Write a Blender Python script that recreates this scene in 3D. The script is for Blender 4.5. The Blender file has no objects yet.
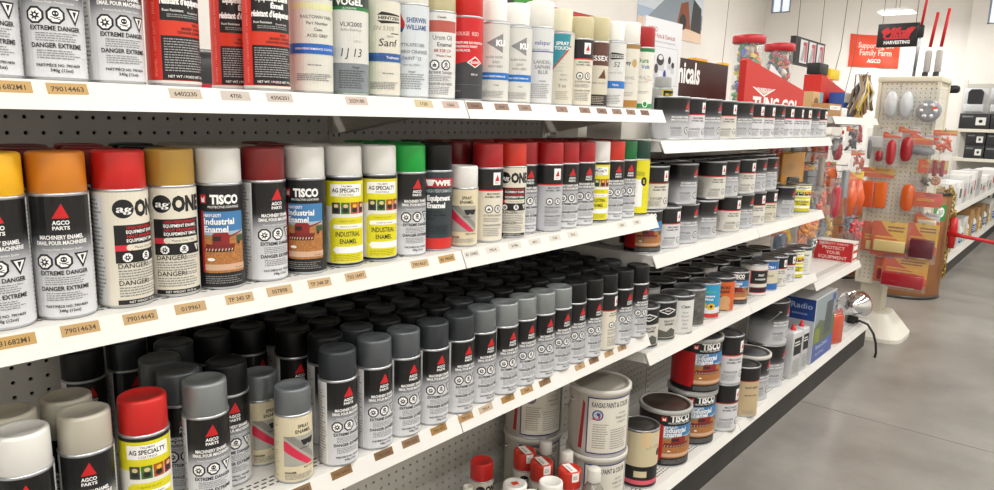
import bpy, bmesh, math, random
from mathutils import Vector, Matrix
random.seed(7)
U = 0.0254                     # the place is laid out in inches
CAMZ = 51.0                    # lens height above the floor (inches)
S = bpy.context.scene
COL = S.collection

# ------------------------------------------------------------------ camera
F_PX, YAW, PITCH, ROLL, CX = 710.225, 0.69912, -0.18150, 0.02834, 51.694
def cam_axes():
    f = Vector((-math.sin(YAW)*math.cos(PITCH), math.cos(YAW)*math.cos(PITCH), math.sin(PITCH)))
    r = Vector((math.cos(YAW), math.sin(YAW), 0)); u = r.cross(f)
    return r*math.cos(ROLL)+u*math.sin(ROLL), u*math.cos(ROLL)-r*math.sin(ROLL), f
RA, UA, FA = cam_axes()
cd = bpy.data.cameras.new('camera'); cam = bpy.data.objects.new('camera', cd); COL.objects.link(cam)
cd.sensor_width = 36.0; cd.lens = F_PX/994*36.0; cd.clip_start = 0.02; cd.clip_end = 100
cam.matrix_world = Matrix(((RA.x, UA.x, -FA.x, CX*U), (RA.y, UA.y, -FA.y, 0), (RA.z, UA.z, -FA.z, CAMZ*U), (0, 0, 0, 1)))
S.camera = cam
CP = Vector((CX, 0, CAMZ))
def ray(px, py): return FA + RA*((px-497)/F_PX) + UA*((245-py)/F_PX)
def proj(x, y, z):
    d = Vector((x, y, z))-CP; w = d.dot(FA)
    return 497+F_PX*d.dot(RA)/w, 245-F_PX*d.dot(UA)/w
def onx(px, py, X): d = ray(px, py); return CP+d*((X-CX)/d.x)
def ony(px, py, Y): d = ray(px, py); return CP+d*(Y/d.y)
def onz(px, py, Z): d = ray(px, py); return CP+d*((Z-CAMZ)/d.z)
def y_at(px, X, z):            # the Y where a thing standing at depth X shows at pixel column px
    a, b = -20.0, 900.0
    for _ in range(60):
        m = (a+b)/2
        if proj(X, m, z)[0] < px: a = m
        else: b = m
    return a

# ------------------------------------------------------------------ world, exposure
w = bpy.data.worlds.new('world'); S.world = w; w.use_nodes = True
w.node_tree.nodes['Background'].inputs[0].default_value = (1, 0.98, 0.95, 1)
w.node_tree.nodes['Background'].inputs[1].default_value = 0.25
S.view_settings.view_transform = 'Standard'; S.view_settings.look = 'None'
S.view_settings.gamma = 1.0; S.view_settings.use_curve_mapping = False
S.view_settings.exposure = -0.58
LAMP_W = 46.0                  # watts of each ceiling lamp

# ------------------------------------------------------------------ materials
def lin(h):
    h = h.lstrip('#'); o = []
    for i in (0, 2, 4):
        c = int(h[i:i+2], 16)/255; o.append(c/12.92 if c <= .04045 else ((c+.055)/1.055)**2.4)
    return (*o, 1)
MATS = {}
def M(hexc, rough=.45, metal=0.0, name=None, noise=0.0, nscale=8.0, spec=.5, bump=0.0, emit=0.0, alpha=1.0, trans=0.0, coat=0.0):
    k = name or '%s_%.2f_%.1f_%.2f' % (hexc, rough, metal, noise)
    if k in MATS: return MATS[k]
    m = bpy.data.materials.new(k); m.use_nodes = True; nt = m.node_tree; b = nt.nodes['Principled BSDF']
    b.inputs['Base Color'].default_value = lin(hexc); b.inputs['Roughness'].default_value = rough
    b.inputs['Metallic'].default_value = metal; b.inputs['Specular IOR Level'].default_value = spec
    if coat: b.inputs['Coat Weight'].default_value = coat; b.inputs['Coat Roughness'].default_value = .12
    if emit:
        b.inputs['Emission Color'].default_value = lin(hexc); b.inputs['Emission Strength'].default_value = emit
    if alpha < 1: b.inputs['Alpha'].default_value = alpha
    if trans: b.inputs['Transmission Weight'].default_value = trans
    if noise or bump:
        tc = nt.nodes.new('ShaderNodeTexCoord'); n = nt.nodes.new('ShaderNodeTexNoise')
        n.inputs['Scale'].default_value = nscale; n.inputs['Detail'].default_value = 6
        nt.links.new(tc.outputs['Object'], n.inputs['Vector'])
        if noise:
            r = nt.nodes.new('ShaderNodeValToRGB'); c = lin(hexc)
            r.color_ramp.elements[0].position = .3; r.color_ramp.elements[1].position = .7
            r.color_ramp.elements[0].color = (*[x*(1-noise) for x in c[:3]], 1)
            r.color_ramp.elements[1].color = (*[min(1, x*(1+noise*.5)) for x in c[:3]], 1)
            nt.links.new(n.outputs['Fac'], r.inputs['Fac']); nt.links.new(r.outputs['Color'], b.inputs['Base Color'])
        if bump:
            bp = nt.nodes.new('ShaderNodeBump'); bp.inputs['Strength'].default_value = bump; bp.inputs['Distance'].default_value = .002
            nt.links.new(n.outputs['Fac'], bp.inputs['Height']); nt.links.new(bp.outputs['Normal'], b.inputs['Normal'])
    MATS[k] = m; return m
def ramp_mat(name, stops, rough=.35):      # printed label whose ink fades with height (object Z, inches)
    if name in MATS: return MATS[name]
    m = bpy.data.materials.new(name); m.use_nodes = True; nt = m.node_tree; b = nt.nodes['Principled BSDF']
    b.inputs['Roughness'].default_value = rough
    tc = nt.nodes.new('ShaderNodeTexCoord'); sp = nt.nodes.new('ShaderNodeSeparateXYZ'); mr = nt.nodes.new('ShaderNodeMapRange')
    z0, z1 = stops[0][0], stops[-1][0]
    mr.inputs['From Min'].default_value = z0*U; mr.inputs['From Max'].default_value = z1*U
    r = nt.nodes.new('ShaderNodeValToRGB')
    while len(r.color_ramp.elements) < len(stops): r.color_ramp.elements.new(.5)
    for e, (z, c) in zip(r.color_ramp.elements, stops): e.position = (z-z0)/(z1-z0); e.color = lin(c)
    nt.links.new(tc.outputs['Object'], sp.inputs[0]); nt.links.new(sp.outputs['Z'], mr.inputs['Value'])
    nt.links.new(mr.outputs['Result'], r.inputs['Fac']); nt.links.new(r.outputs['Color'], b.inputs['Base Color'])
    MATS[name] = m; return m
def film_mat(name, hexc='#f4f6f8', amount=.22):   # thin clear plastic
    if name in MATS: return MATS[name]
    m = bpy.data.materials.new(name); m.use_nodes = True; nt = m.node_tree
    for n in list(nt.nodes):
        if n.type != 'OUTPUT_MATERIAL': nt.nodes.remove(n)
    out = [n for n in nt.nodes if n.type == 'OUTPUT_MATERIAL'][0]
    t = nt.nodes.new('ShaderNodeBsdfTransparent'); g = nt.nodes.new('ShaderNodeBsdfPrincipled'); mx = nt.nodes.new('ShaderNodeMixShader')
    g.inputs['Base Color'].default_value = lin(hexc); g.inputs['Roughness'].default_value = .12
    mx.inputs[0].default_value = amount
    nt.links.new(t.outputs[0], mx.inputs[1]); nt.links.new(g.outputs[0], mx.inputs[2]); nt.links.new(mx.outputs[0], out.inputs[0])
    MATS[name] = m; return m
TIN = M('#b9bcc0', .32, .85, 'tinplate'); LIDM = M('#77777a', .38, .8, 'dull_tin_lid', noise=.25, nscale=30)
WHITE_ENAMEL = M('#d8d6d1', .4, 0, 'cream_white_enamel', noise=.04, nscale=6)
PEG = M('#c8c6c0', .55, 0, 'pegboard_enamel'); DARKIN = M('#15130f', .8, 0, 'dark_inside')
BLACK = M('#141416', .45); INK = M('#1d1d20', .6); PAPER = M('#f1efe9', .6); WHT = M('#f4f4f2', .45)
PRINT = M('#85868a', .6); RED = M('#c4191f', .4); CARDB = M('#a9804f', .8, 0, 'cardboard', noise=.15, nscale=12)

# ------------------------------------------------------------------ mesh helpers
TXT = {}
def text_mesh(s, bold=0.0):
    k = (s, bold)
    if k not in TXT:
        c = bpy.data.curves.new('t', 'FONT'); c.body = s; c.resolution_u = 2; c.fill_mode = 'FRONT'; c.offset = bold
        o = bpy.data.objects.new('t', c); m = o.to_mesh()
        vs = [(v.co.x, v.co.y) for v in m.vertices]; fs = [tuple(p.vertices) for p in m.polygons]
        o.to_mesh_clear(); bpy.data.objects.remove(o); bpy.data.curves.remove(c)
        if vs:
            x0 = min(v[0] for v in vs); x1 = max(v[0] for v in vs)
            vs = [((x-x0)/.73, y/.73) for x, y in vs]; TXT[k] = (vs, fs, (x1-x0)/.73)
        else: TXT[k] = ([], [], 0)
    return TXT[k]

class Art:
    """Flat print in (u, v) inches: pieces stacked in thin layers, later wrapped on a can or laid on a card."""
    def __init__(s): s.p = []; s.n = 0
    def poly(s, pts, mat):
        s.n += 1; s.p.append(([tuple(q) for q in pts], [tuple(range(len(pts)))], mat, s.n)); return s
    def rect(s, u0, u1, v0, v1, mat): return s.poly([(u0, v0), (u1, v0), (u1, v1), (u0, v1)], mat)
    def ell(s, u, v, a, b, mat, n=16): return s.poly([(u+a*math.cos(2*math.pi*i/n), v+b*math.sin(2*math.pi*i/n)) for i in range(n)], mat)
    def text(s, t, u, v, h, mat, bold=.02, w=None, al='C', rot=0, sh=0):
        vs, fs, ln = text_mesh(t, bold)
        if not vs: return s
        sx = h if w is None else w/max(ln, 1e-6)
        off = {'C': -ln*sx/2, 'L': 0, 'R': -ln*sx}[al]; c, d = math.cos(rot), math.sin(rot)
        q = []
        for x, y in vs:
            a, b = x*sx+off+sh*y*h, y*h; q.append((u+a*c-b*d, v+a*d+b*c))
        s.n += 1; s.p.append((q, fs, mat, s.n)); return s
    def fine(s, u0, u1, v0, v1, n, mat, k=.42, seed=1):     # rows of unreadably small print
        rnd = random.Random(seed); s.n += 1; vs = []; fs = []; st = (v1-v0)/n
        for i in range(n):
            v = v1-st*(i+.5); u = u0; e = u1-rnd.random()*.22*(u1-u0)
            while u < e-.02:
                l = min(.05+rnd.random()*.16, e-u); b = len(vs)
                vs += [(u, v-st*k/2), (u+l, v-st*k/2), (u+l, v+st*k/2), (u, v+st*k/2)]; fs.append((b, b+1, b+2, b+3)); u += l+.035
        s.p.append((vs, fs, mat, s.n)); return s
    def hazard(s, u, v, r, kind, ink=None, bg=None):
        ink = ink or INK; bg = bg or WHT
        oc = lambda k: [(u+k*r*math.cos(math.pi/8+i*math.pi/4), v+k*r*math.sin(math.pi/8+i*math.pi/4)) for i in range(8)]
        if kind == 'tri':
            s.poly([(u-r, v+r*.95), (u, v-r*1.05), (u+r, v+r*.95)], ink); s.poly([(u-r*.66, v+r*.74), (u, v-r*.6), (u+r*.66, v+r*.74)], bg)
            return s.poly([(u-r*.25, v+r*.6), (u-.02, v-r*.2), (u+r*.28, v+r*.6)], ink)
        s.poly(oc(1.06), ink); s.poly(oc(.8), bg)
        if kind == 'burst':
            s.poly([(u+r*(.62 if i % 2 else .3)*math.cos(i*math.pi/7), v-.05*r+r*(.62 if i % 2 else .3)*math.sin(i*math.pi/7)) for i in range(14)], ink)
            s.ell(u, v, r*.16, r*.16, bg, 8)
        elif kind == 'flame':
            s.poly([(u-r*.38, v-r*.2), (u-r*.3, v+r*.15), (u-r*.1, v+r*.02), (u, v+r*.55), (u+r*.15, v+r*.1), (u+r*.32, v+r*.25), (u+r*.38, v-r*.2)], ink)
            s.rect(u-r*.42, u+r*.42, v-r*.42, v-r*.28, ink)
        else:
            s.ell(u, v+r*.2, r*.36, r*.36, ink, 12)
            for q in (-1, 1):
                s.poly([(u-q*r*.55, v-r*.1), (u-q*r*.5, v-.22*r), (u+q*r*.55, v-r*.55), (u+q*r*.5, v-r*.43)], ink)
            s.ell(u-r*.14, v+r*.22, r*.09, r*.1, bg, 6); s.ell(u+r*.14, v+r*.22, r*.09, r*.1, bg, 6)
        return s

class MB:
    def __init__(s): s.v = []; s.f = []; s.m = []; s.mats = []; s.sm = []
    def mi(s, mat):
        if mat not in s.mats: s.mats.append(mat)
        return s.mats.index(mat)
    def add(s, vs, fs, mat, smooth=False):
        b = len(s.v); i = s.mi(mat); s.v += [tuple(v) for v in vs]
        for f in fs: s.f.append(tuple(b+k for k in f)); s.m.append(i); s.sm.append(smooth)
        return s
    def box(s, x0, x1, y0, y1, z0, z1, mat, top=None):
        vs = [(x, y, z) for z in (z0, z1) for y in (y0, y1) for x in (x0, x1)]
        return s.add(vs, [(0, 2, 3, 1), (4, 5, 7, 6), (0, 1, 5, 4), (2, 6, 7, 3), (0, 4, 6, 2), (1, 3, 7, 5)], mat)
    def rbox(s, x0, x1, y0, y1, z0, z1, mat, b=.1):       # box with chamfered edges
        bm = bmesh.new(); bmesh.ops.create_cube(bm, size=1)
        for v in bm.verts: v.co = Vector(((x0+x1)/2+v.co.x*(x1-x0), (y0+y1)/2+v.co.y*(y1-y0), (z0+z1)/2+v.co.z*(z1-z0)))
        bmesh.ops.bevel(bm, geom=bm.edges[:], offset=b, segments=2, affect='EDGES', profile=.5)
        return s.bm(bm, mat, True)
    def bm(s, bm, mat, smooth=False):
        bm.verts.index_update(); s.add([v.co[:] for v in bm.verts], [tuple(v.index for v in f.verts) for f in bm.faces], mat, smooth); bm.free(); return s
    def lathe(s, prof, mat, seg=36, c=(0, 0, 0), smooth=True, sx=1, sy=1):
        vs = []; fs = []; n = len(prof)
        for i in range(seg):
            a = 2*math.pi*i/seg
            for r, z in prof: vs.append((c[0]+r*sx*math.cos(a), c[1]+r*sy*math.sin(a), c[2]+z))
        for i in range(seg):
            j = (i+1) % seg
            for k in range(n-1):
                a, b, d, e = i*n+k, j*n+k, j*n+k+1, i*n+k+1
                if prof[k][0] < 1e-6: fs.append((a, d, e))
                elif prof[k+1][0] < 1e-6: fs.append((a, b, d))
                else: fs.append((a, b, d, e))
        return s.add(vs, fs, mat, smooth)
    def tube(s, pts, r, mat, seg=8, caps=True):
        P = [Vector(p) for p in pts]; vs = []; fs = []; n = len(P)
        up = None
        for i, p in enumerate(P):
            t = (P[min(i+1, n-1)]-P[max(i-1, 0)]).normalized()
            if up is None: up = t.orthogonal().normalized()
            a = (up-t*up.dot(t)).normalized(); up = a; b = t.cross(a)
            rr = r[i] if isinstance(r, (list, tuple)) else r
            for k in range(seg):
                th = 2*math.pi*k/seg; vs.append(p+(a*math.cos(th)+b*math.sin(th))*rr)
        for i in range(n-1):
            for k in range(seg):
                l = (k+1) % seg; fs.append((i*seg+k, i*seg+l, (i+1)*seg+l, (i+1)*seg+k))
        if caps: fs += [tuple(range(seg))[::-1], tuple((n-1)*seg+k for k in range(seg))]
        return s.add(vs, fs, mat, True)
    def prism(s, pts, axis, a0, a1, mat):          # extrude a 2-D outline along an axis
        put = {'x': lambda p, a: (a, p[0], p[1]), 'y': lambda p, a: (p[0], a, p[1]), 'z': lambda p, a: (p[0], p[1], a)}[axis]
        n = len(pts); vs = [put(p, a0) for p in pts]+[put(p, a1) for p in pts]
        fs = [tuple(range(n))[::-1], tuple(range(n, 2*n))]+[(i, (i+1) % n, n+(i+1) % n, n+i) for i in range(n)]
        return s.add(vs, fs, mat)
    def art(s, art, fn, step=None, lay=.0025, base=.004):
        lay = min(lay, .03/max(art.n, 1))
        for vs, fs, mat, L in art.p:
            z = base+L*lay
            if step:
                bm = bmesh.new(); bv = [bm.verts.new((x, y, 0)) for x, y in vs]
                for f in fs:
                    try: bm.faces.new([bv[k] for k in f])
                    except ValueError: pass
                us = [x for x, y in vs]; k0 = math.ceil(min(us)/step); k1 = math.floor(max(us)/step)
                for k in range(k0, k1+1):
                    bmesh.ops.bisect_plane(bm, geom=bm.verts[:]+bm.edges[:]+bm.faces[:], plane_co=(k*step, 0, 0), plane_no=(1, 0, 0))
                bm.verts.index_update()
                s.add([fn(v.co.x, v.co.y, z) for v in bm.verts], [tuple(v.index for v in f.verts) for f in bm.faces], mat, False); bm.free()
            else: s.add([fn(x, y, z) for x, y in vs], fs, mat, False)
        return s
    def mesh(s, name):
        me = bpy.data.meshes.new(name); me.from_pydata([(x*U, y*U, z*U) for x, y, z in s.v], [], s.f)
        for m in s.mats: me.materials.append(m)
        me.polygons.foreach_set('material_index', s.m); me.polygons.foreach_set('use_smooth', s.sm); me.update(); return me
    def build(s, name, parent=None, loc=(0, 0, 0), rz=0): return put(name, s.mesh(name), parent, loc, rz)
def put(name, me, parent=None, loc=(0, 0, 0), rz=0):
    o = bpy.data.objects.new(name, me); COL.objects.link(o)
    o.location = Vector(loc)*U; o.rotation_euler.z = rz
    if parent: o.parent = parent
    return o
def thing(name, label, cat, loc, rz=0, group=None):
    o = bpy.data.objects.new(name, None); COL.objects.link(o); o.empty_display_size = .05
    o.location = Vector(loc)*U; o.rotation_euler.z = rz; return tag(o, label, cat, group)
def tag(o, label, cat, group=None):
    o['label'] = label; o['category'] = cat
    if group: o['group'] = group
    return o
def struct(o): o['kind'] = 'structure'; return o
def wrap(r): return lambda u, v, z: ((r+z)*math.cos(u/r), (r+z)*math.sin(u/r), v)
def face_x(X, sgn=1):                              # lay print on a vertical face looking along +X (u runs +Y)
    return lambda u, v, z: (X+z*sgn, u*sgn, v)
def face_y(Y): return lambda u, v, z: (u, Y-z, v)  # a face looking along -Y

# ================================================================== ROOM
WL, WB, RX, RF, CEIL = -125.0, 470.0, 190.0, -150.0, 150.0
WALLM = M('#e6e2dc', .8, 0, 'painted_wall', noise=.03, nscale=2)
def concrete():
    m = bpy.data.materials.new('polished_concrete'); m.use_nodes = True; nt = m.node_tree; b = nt.nodes['Principled BSDF']
    tc = nt.nodes.new('ShaderNodeTexCoord'); n1 = nt.nodes.new('ShaderNodeTexNoise'); n2 = nt.nodes.new('ShaderNodeTexNoise')
    n1.inputs['Scale'].default_value = 1.6; n1.inputs['Detail'].default_value = 9; n1.inputs['Roughness'].default_value = .62; n2.inputs['Scale'].default_value = 60; n2.inputs['Detail'].default_value = 4
    r = nt.nodes.new('ShaderNodeValToRGB'); r.color_ramp.elements[0].position = .3; r.color_ramp.elements[1].position = .72
    r.color_ramp.elements[0].color = lin('#7a7671'); r.color_ramp.elements[1].color = lin('#a09c96')
    mx = nt.nodes.new('ShaderNodeMixRGB'); mx.blend_type = 'MULTIPLY'; mx.inputs[0].default_value = .18
    for n in (n1, n2): nt.links.new(tc.outputs['Object'], n.inputs['Vector'])
    nt.links.new(n1.outputs['Fac'], r.inputs['Fac']); nt.links.new(r.outputs['Color'], mx.inputs[1]); nt.links.new(n2.outputs['Color'], mx.inputs[2])
    nt.links.new(mx.outputs[0], b.inputs['Base Color'])
    r2 = nt.nodes.new('ShaderNodeMapRange'); r2.inputs['To Min'].default_value = .22; r2.inputs['To Max'].default_value = .42
    nt.links.new(n1.outputs['Fac'], r2.inputs['Value']); nt.links.new(r2.outputs['Result'], b.inputs['Roughness']); return m
CONC = concrete()
fl = struct(MB().box(WL, RX, RF, WB, -3, -.12, M('#3a3835', .9)).build('floor'))
ys = [RF, -47, 133, 313, WB]
for a, b in zip(ys, ys[1:]):                      # slabs between sawn joints
    MB().box(WL, RX, a+.09, b-.09, -.6, 0, CONC).build('floor_slab', fl)
struct(MB().box(WL, RX, RF, WB, CEIL, CEIL+2, M('#e2ddd3', .85, 0, 'ceiling_paint')).build('ceiling'))
def wall_y(name, y0, y1, x0, x1, hole=None):
    mb = MB()
    if not hole: mb.box(x0, x1, y0, y1, 0, CEIL, WALLM)
    else:
        a, b, c, d = hole
        mb.box(x0, a, y0, y1, 0, CEIL, WALLM).box(b, x1, y0, y1, 0, CEIL, WALLM).box(a, b, y0, y1, 0, c, WALLM).box(a, b, y0, y1, d, CEIL, WALLM)
    return struct(mb.build(name))
wall_y('wall_back', WB, WB+6, WL, -12.5, (-121.7, -109.8, 119, 132))
wall_y('wall_back_jog', WB-4, WB+2, -12.5, RX, (-4.9, 12, 105.4, 121))
struct(MB().box(WL-6, WL, RF, WB+6, 0, CEIL, WALLM).build('wall_left'))
struct(MB().box(RX, RX+6, RF, WB+6, 0, CEIL, WALLM).build('wall_right'))
wall_y('wall_front', RF-6, RF, WL, RX)
SKYG = M('#dfe9f5', .3, 0, 'daylit_glass', emit=1.3)
for i, (a, b, c, d, y) in enumerate([(-121.7, -109.8, 119, 132, WB), (-4.9, 12, 105.4, 121, WB-4)]):
    wdw = struct(MB().box(a, b, y+2, y+2.3, c, d, SKYG).build('window_%d' % (i+1)))
    fr = MB(); fm = M('#8d96a3', .4, .3)
    for q in ((a, a+.8, c, d), (b-.8, b, c, d), (a, b, c, c+.8), (a, b, d-.8, d), ((a+b)/2-.3, (a+b)/2+.3, c, d)): fr.box(q[0], q[1], y, y+2, q[2], q[3], fm)
    fr.build('window_frame', wdw)

# ceiling lamps: the hanging one in view and the rows of the same kind that light the shop
LAMPS = [(-39.5, 424, 108.2, 'hanging white strip lamp above black hanging sign')]
for x in (-65, 62, 130):
    for y in (-90, 0, 90, 180, 270, 390):
        LAMPS.append((x, y, 138, 'white ceiling strip lamp hanging out of view over the aisles'))
for x, y, z, lb in LAMPS:
    big = z > 120; hx, hy = (6, 30) if big else (8.2, 6)
    t = thing('strip_lamp', lb, 'lamp', (x, y, z), 0, None if not big else 'ceiling strip lamps')
    MB().prism([(-hx, .4), (hx, .4), (hx*.7, 1.8), (-hx*.7, 1.8)], 'y', -hy, hy, M('#d9dadb', .4)).build('housing', t)
    MB().box(-hx*.93, hx*.93, -hy*.95, hy*.95, 0, .38, M('#fffaf0', .5, 0, 'lit_diffuser', emit=6)).build('diffuser', t)
    for s in (-1, 1): MB().tube([(0, s*hy*.7, 1.8), (0, s*hy*.7, CEIL-z)], .12, M('#55504a', .6)).build('cable', t)
    ld = bpy.data.lights.new('strip_lamp_light', 'AREA'); ld.shape = 'RECTANGLE'; ld.size = 2*hx*U; ld.size_y = 2*hy*U
    ld.energy = LAMP_W if big else 55; ld.color = (1, .985, .96)
    lo = bpy.data.objects.new('strip_lamp_light', ld); COL.objects.link(lo); lo.location = (x*U, y*U, (z-.4)*U)

# ================================================================== GONDOLA SHELVING
# a 1-inch perforated back panel with real holes (mesh shared between panels of the same size)
def peg_mesh(ny, nz, mat=PEG, r=.14):
    mb = MB(); vs = []; fs = []; oct8 = [(math.cos(math.pi/4*i+math.pi/4), math.sin(math.pi/4*i+math.pi/4)) for i in range(8)]
    sq = [(.5, .5), (0, .5), (-.5, .5), (-.5, 0), (-.5, -.5), (0, -.5), (.5, -.5), (.5, 0)]
    for j in range(ny):
        for k in range(nz):
            b = len(vs); cy, cz = j+.5, k+.5
            vs += [(0, cy+a, cz+c) for a, c in sq]+[(0, cy+r*a, cz+r*c) for a, c in oct8]+[(-.2, cy+r*a, cz+r*c) for a, c in oct8]
            for i in range(8):
                l = (i+1) % 8; fs += [(b+i, b+l, b+8+l, b+8+i), (b+8+i, b+8+l, b+16+l, b+16+i)]
    return mb.add(vs, fs, mat).mesh('pegboard')
YS, PS = 39.0, 30.907
SEC = [YS+PS*k for k in range(-2, 6)]             # -22.8, 8.1, 39, 69.9, 100.8, 131.7, 162.6, 193.5
PEGM = {}
def shelf_mb(L, lip=1.3, depth=15.35, slots=True):
    mb = MB(); e = .06
    sec = [(.3, 0), (depth, 0), (depth+.6, -lip), (depth+.5, -lip), (depth-.12, -.22), (.3, -.22)]
    mb.prism(sec, 'y', e, L-e, WHITE_ENAMEL)
    mb.prism([(.3, -.22), (depth-.2, -.22), (depth+.2, -1.15), (.3, -1.9)], 'y', e, e+.12, WHITE_ENAMEL)
    mb.prism([(.3, -.22), (depth-.2, -.22), (depth+.2, -1.15), (.3, -1.9)], 'y', L-e-.12, L-e, WHITE_ENAMEL)
    if slots:                                     # pressed slots along the front of the deck
        vs = []; fs = []
        for row in range(3):
            for i in range(int((L-2)/.55)):
                x = depth-2.2+row*.42; y = 1+i*.55+(row % 2)*.27; b = len(vs)
                vs += [(x, y, .004), (x+.16, y, .004), (x+.16, y+.36, .004), (x, y+.36, .004)]; fs.append((b, b+1, b+2, b+3))
        mb.add(vs, fs, M('#4a463f', .8))
    return mb
def bracket(parent, y, z):
    MB().prism([(.3, -.25), (13.5, -.25), (13.5, -.7), (3, -2.6), (.3, -3.0)], 'y', y-.06, y+.06, M('#cfcabf', .45)).build('bracket', parent, (0, 0, 0))
LIPV = Vector((.6, 0, -1.3)).normalized(); LIPN = Vector((1.3, 0, .6)).normalized()
def price_tag(shelf, y, txt, colr='#c9a56c', w=1.75, h=.55, drop=.12, ink='#4a3a28', tilt=0):
    colr = '#%02x%02x%02x' % tuple(int(int(colr[i:i+2], 16)*.88) for i in (1, 3, 5))
    a = Art(); pm = M(colr, .7); a.rect(-w/2, w/2, -h/2, h/2, pm)
    if txt: a.text(txt, 0, -.13, .24, M(ink, .7), w=min(w*.8, .17*len(txt)))
    c, s_ = math.cos(tilt), math.sin(tilt)
    def fn(u, v, z):
        u, v = u*c-v*s_, u*s_+v*c
        p = Vector((15.35, y+u, 0))+LIPV*(drop+h/2-v)+LIPN*(z+.004); return p[:]
    mb = MB().art(a, fn); mb.build('price_tag', shelf)
DECKW = ['left of the frame', 'at the lower left corner', 'under the stacked white pails', 'under the harvester-picture pails', 'under the grey pails and slim tins', 'under the blue carton']
SHW = {}
for z_, n_ in ((51.96, 'top'), (40.72, 'second'), (27.35, 'third')):
    for k_, e_ in ((0, 'far left section'), (1, 'section nearest the camera'), (2, 'second section')): SHW[(k_, z_)] = '%s tier, %s of the spray can shelving' % (n_, e_)
for z_, n_ in ((48.7, 'top'), (36.1, 'middle'), (24.85, 'lower')):
    for k_, e_ in ((3, 'nearer'), (4, 'farther')): SHW[(k_, z_)] = '%s tier, %s section of the paint tin shelving' % (n_, e_)
SHW[(5, 22.8)] = 'carrying the red carton'; SHW[(5, 52.35)] = 'highest, carrying small cartons beside the pegboard tower'
def gondola(name, label, y0, k0, k1, top, base=True, dark_kick=True):
    g = thing(name, label, 'shelving', (0, y0, 0))
    for k in range(k0 if k0 == 0 else k0+1, k1+1):
        y = SEC[k]-y0
        up = MB().box(-.9, .12, y-.75, y+.75, 0, top, M('#d2cdc2', .45)); 
        vs = []; fs = []
        for i in range(int(top)-1):
            for q in (-.35, .2):
                b = len(vs); z = i+.7; vs += [(.125, y+q, z), (.125, y+q+.14, z), (.125, y+q+.14, z+.5), (.125, y+q, z+.5)]; fs.append((b, b+1, b+2, b+3))
        up.add(vs, fs, DARKIN); up.build('upright', g)
    for k in range(k0, k1):
        y = SEC[k]-y0; n = 30; nz = int(top-6)
        key = (n, nz)
        if key not in PEGM: PEGM[key] = peg_mesh(n, nz)
        put('pegboard_panel', PEGM[key], g, (0, y+.67, 5.55)); MB().box(-.8, -.45, y+.8, y+PS-.8, 5.5, top, DARKIN).build('panel_core', g)
        if base:
            sh = tag(shelf_mb(PS, lip=1.15).build('base_deck', None, (0, SEC[k], 6.3)), 'white base deck with black kick plate, ' + DECKW[k], 'shelf', 'base decks')
            MB().box(14.6, 14.95, .02, PS-.02, -6.3, -.25, M('#2b2926', .55, 0, 'black_kick', noise=.3, nscale=10)).build('kick_plate', sh)
    return g
def add_shelf(g, k, z, brk=True):
    sh = tag(shelf_mb(PS).build('metal_shelf', None, (0, SEC[k], z)), 'white metal shelf, '+SHW[(k, z)], 'shelf', 'white metal shelves')
    if brk:
        for y in (.5, PS-.5): bracket(sh, y, z)
    return sh
Z1, Z2, Z3, ZA, ZB, ZC, ZD, ZT, Z0 = 51.96, 40.72, 27.35, 48.7, 36.1, 24.85, 22.8, 52.35, 6.3
GL = gondola('gondola_shelf', 'white metal gondola shelving with four tiers of spray cans, nearest the camera', SEC[0], 0, 3, 51.4)
GR = gondola('gondola_shelf', 'white metal gondola shelving holding paint tins, beyond the spray can shelves', SEC[3], 3, 6, 51.0)
L1 = [add_shelf(GL, k, Z1) for k in (0, 1, 2)]; L2 = [add_shelf(GL, k, Z2) for k in (0, 1, 2)]; L3 = [add_shelf(GL, k, Z3) for k in (0, 1, 2)]
RA_ = [add_shelf(GR, k, ZA) for k in (3, 4)]; RB_ = [add_shelf(GR, k, ZB) for k in (3, 4)]; RC_ = [add_shelf(GR, k, ZC) for k in (3, 4)]
add_shelf(GR, 5, ZD); add_shelf(GR, 5, ZT)
RM = M('#d8d3c8', .5)
for g, a, b, z in ((GL, SEC[0], SEC[3], 47.0), (GR, SEC[3], SEC[6], 48.7)):      # decks on the far side of the runs
    y = g.location.y/U
    tag(MB().box(-16, -1, .2, b-a-.2, -.8, 0, RM).build('rear_shelf', None, (0, a, z)), 'white shelf on the hidden side behind the '+('spray cans' if g is GL else 'paint tins'), 'shelf')
xd = tag(shelf_mb(16.2, lip=1.15).build('base_deck', None, (0, SEC[6], Z0)), 'short white base deck under the chrome lamp', 'shelf', 'base decks')     # short ledge past the last upright
MB().box(14.6, 14.95, .02, 16.1, -6.3, -.25, MATS['black_kick']).build('kick_plate', xd)
MB().box(.4, 14.7, 16.0, 16.2, -6.3, -.22, MATS['black_kick']).build('end_plate', xd)

pe = peg_mesh(16, 45); put('pegboard_panel', pe, GR, (0, SEC[6]-SEC[3]+.2, 5.55)); MB().box(-.8, -.45, SEC[6]-SEC[3], SEC[6]-SEC[3]+16.2, 0, 51, DARKIN).build('panel_core', GR)

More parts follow.
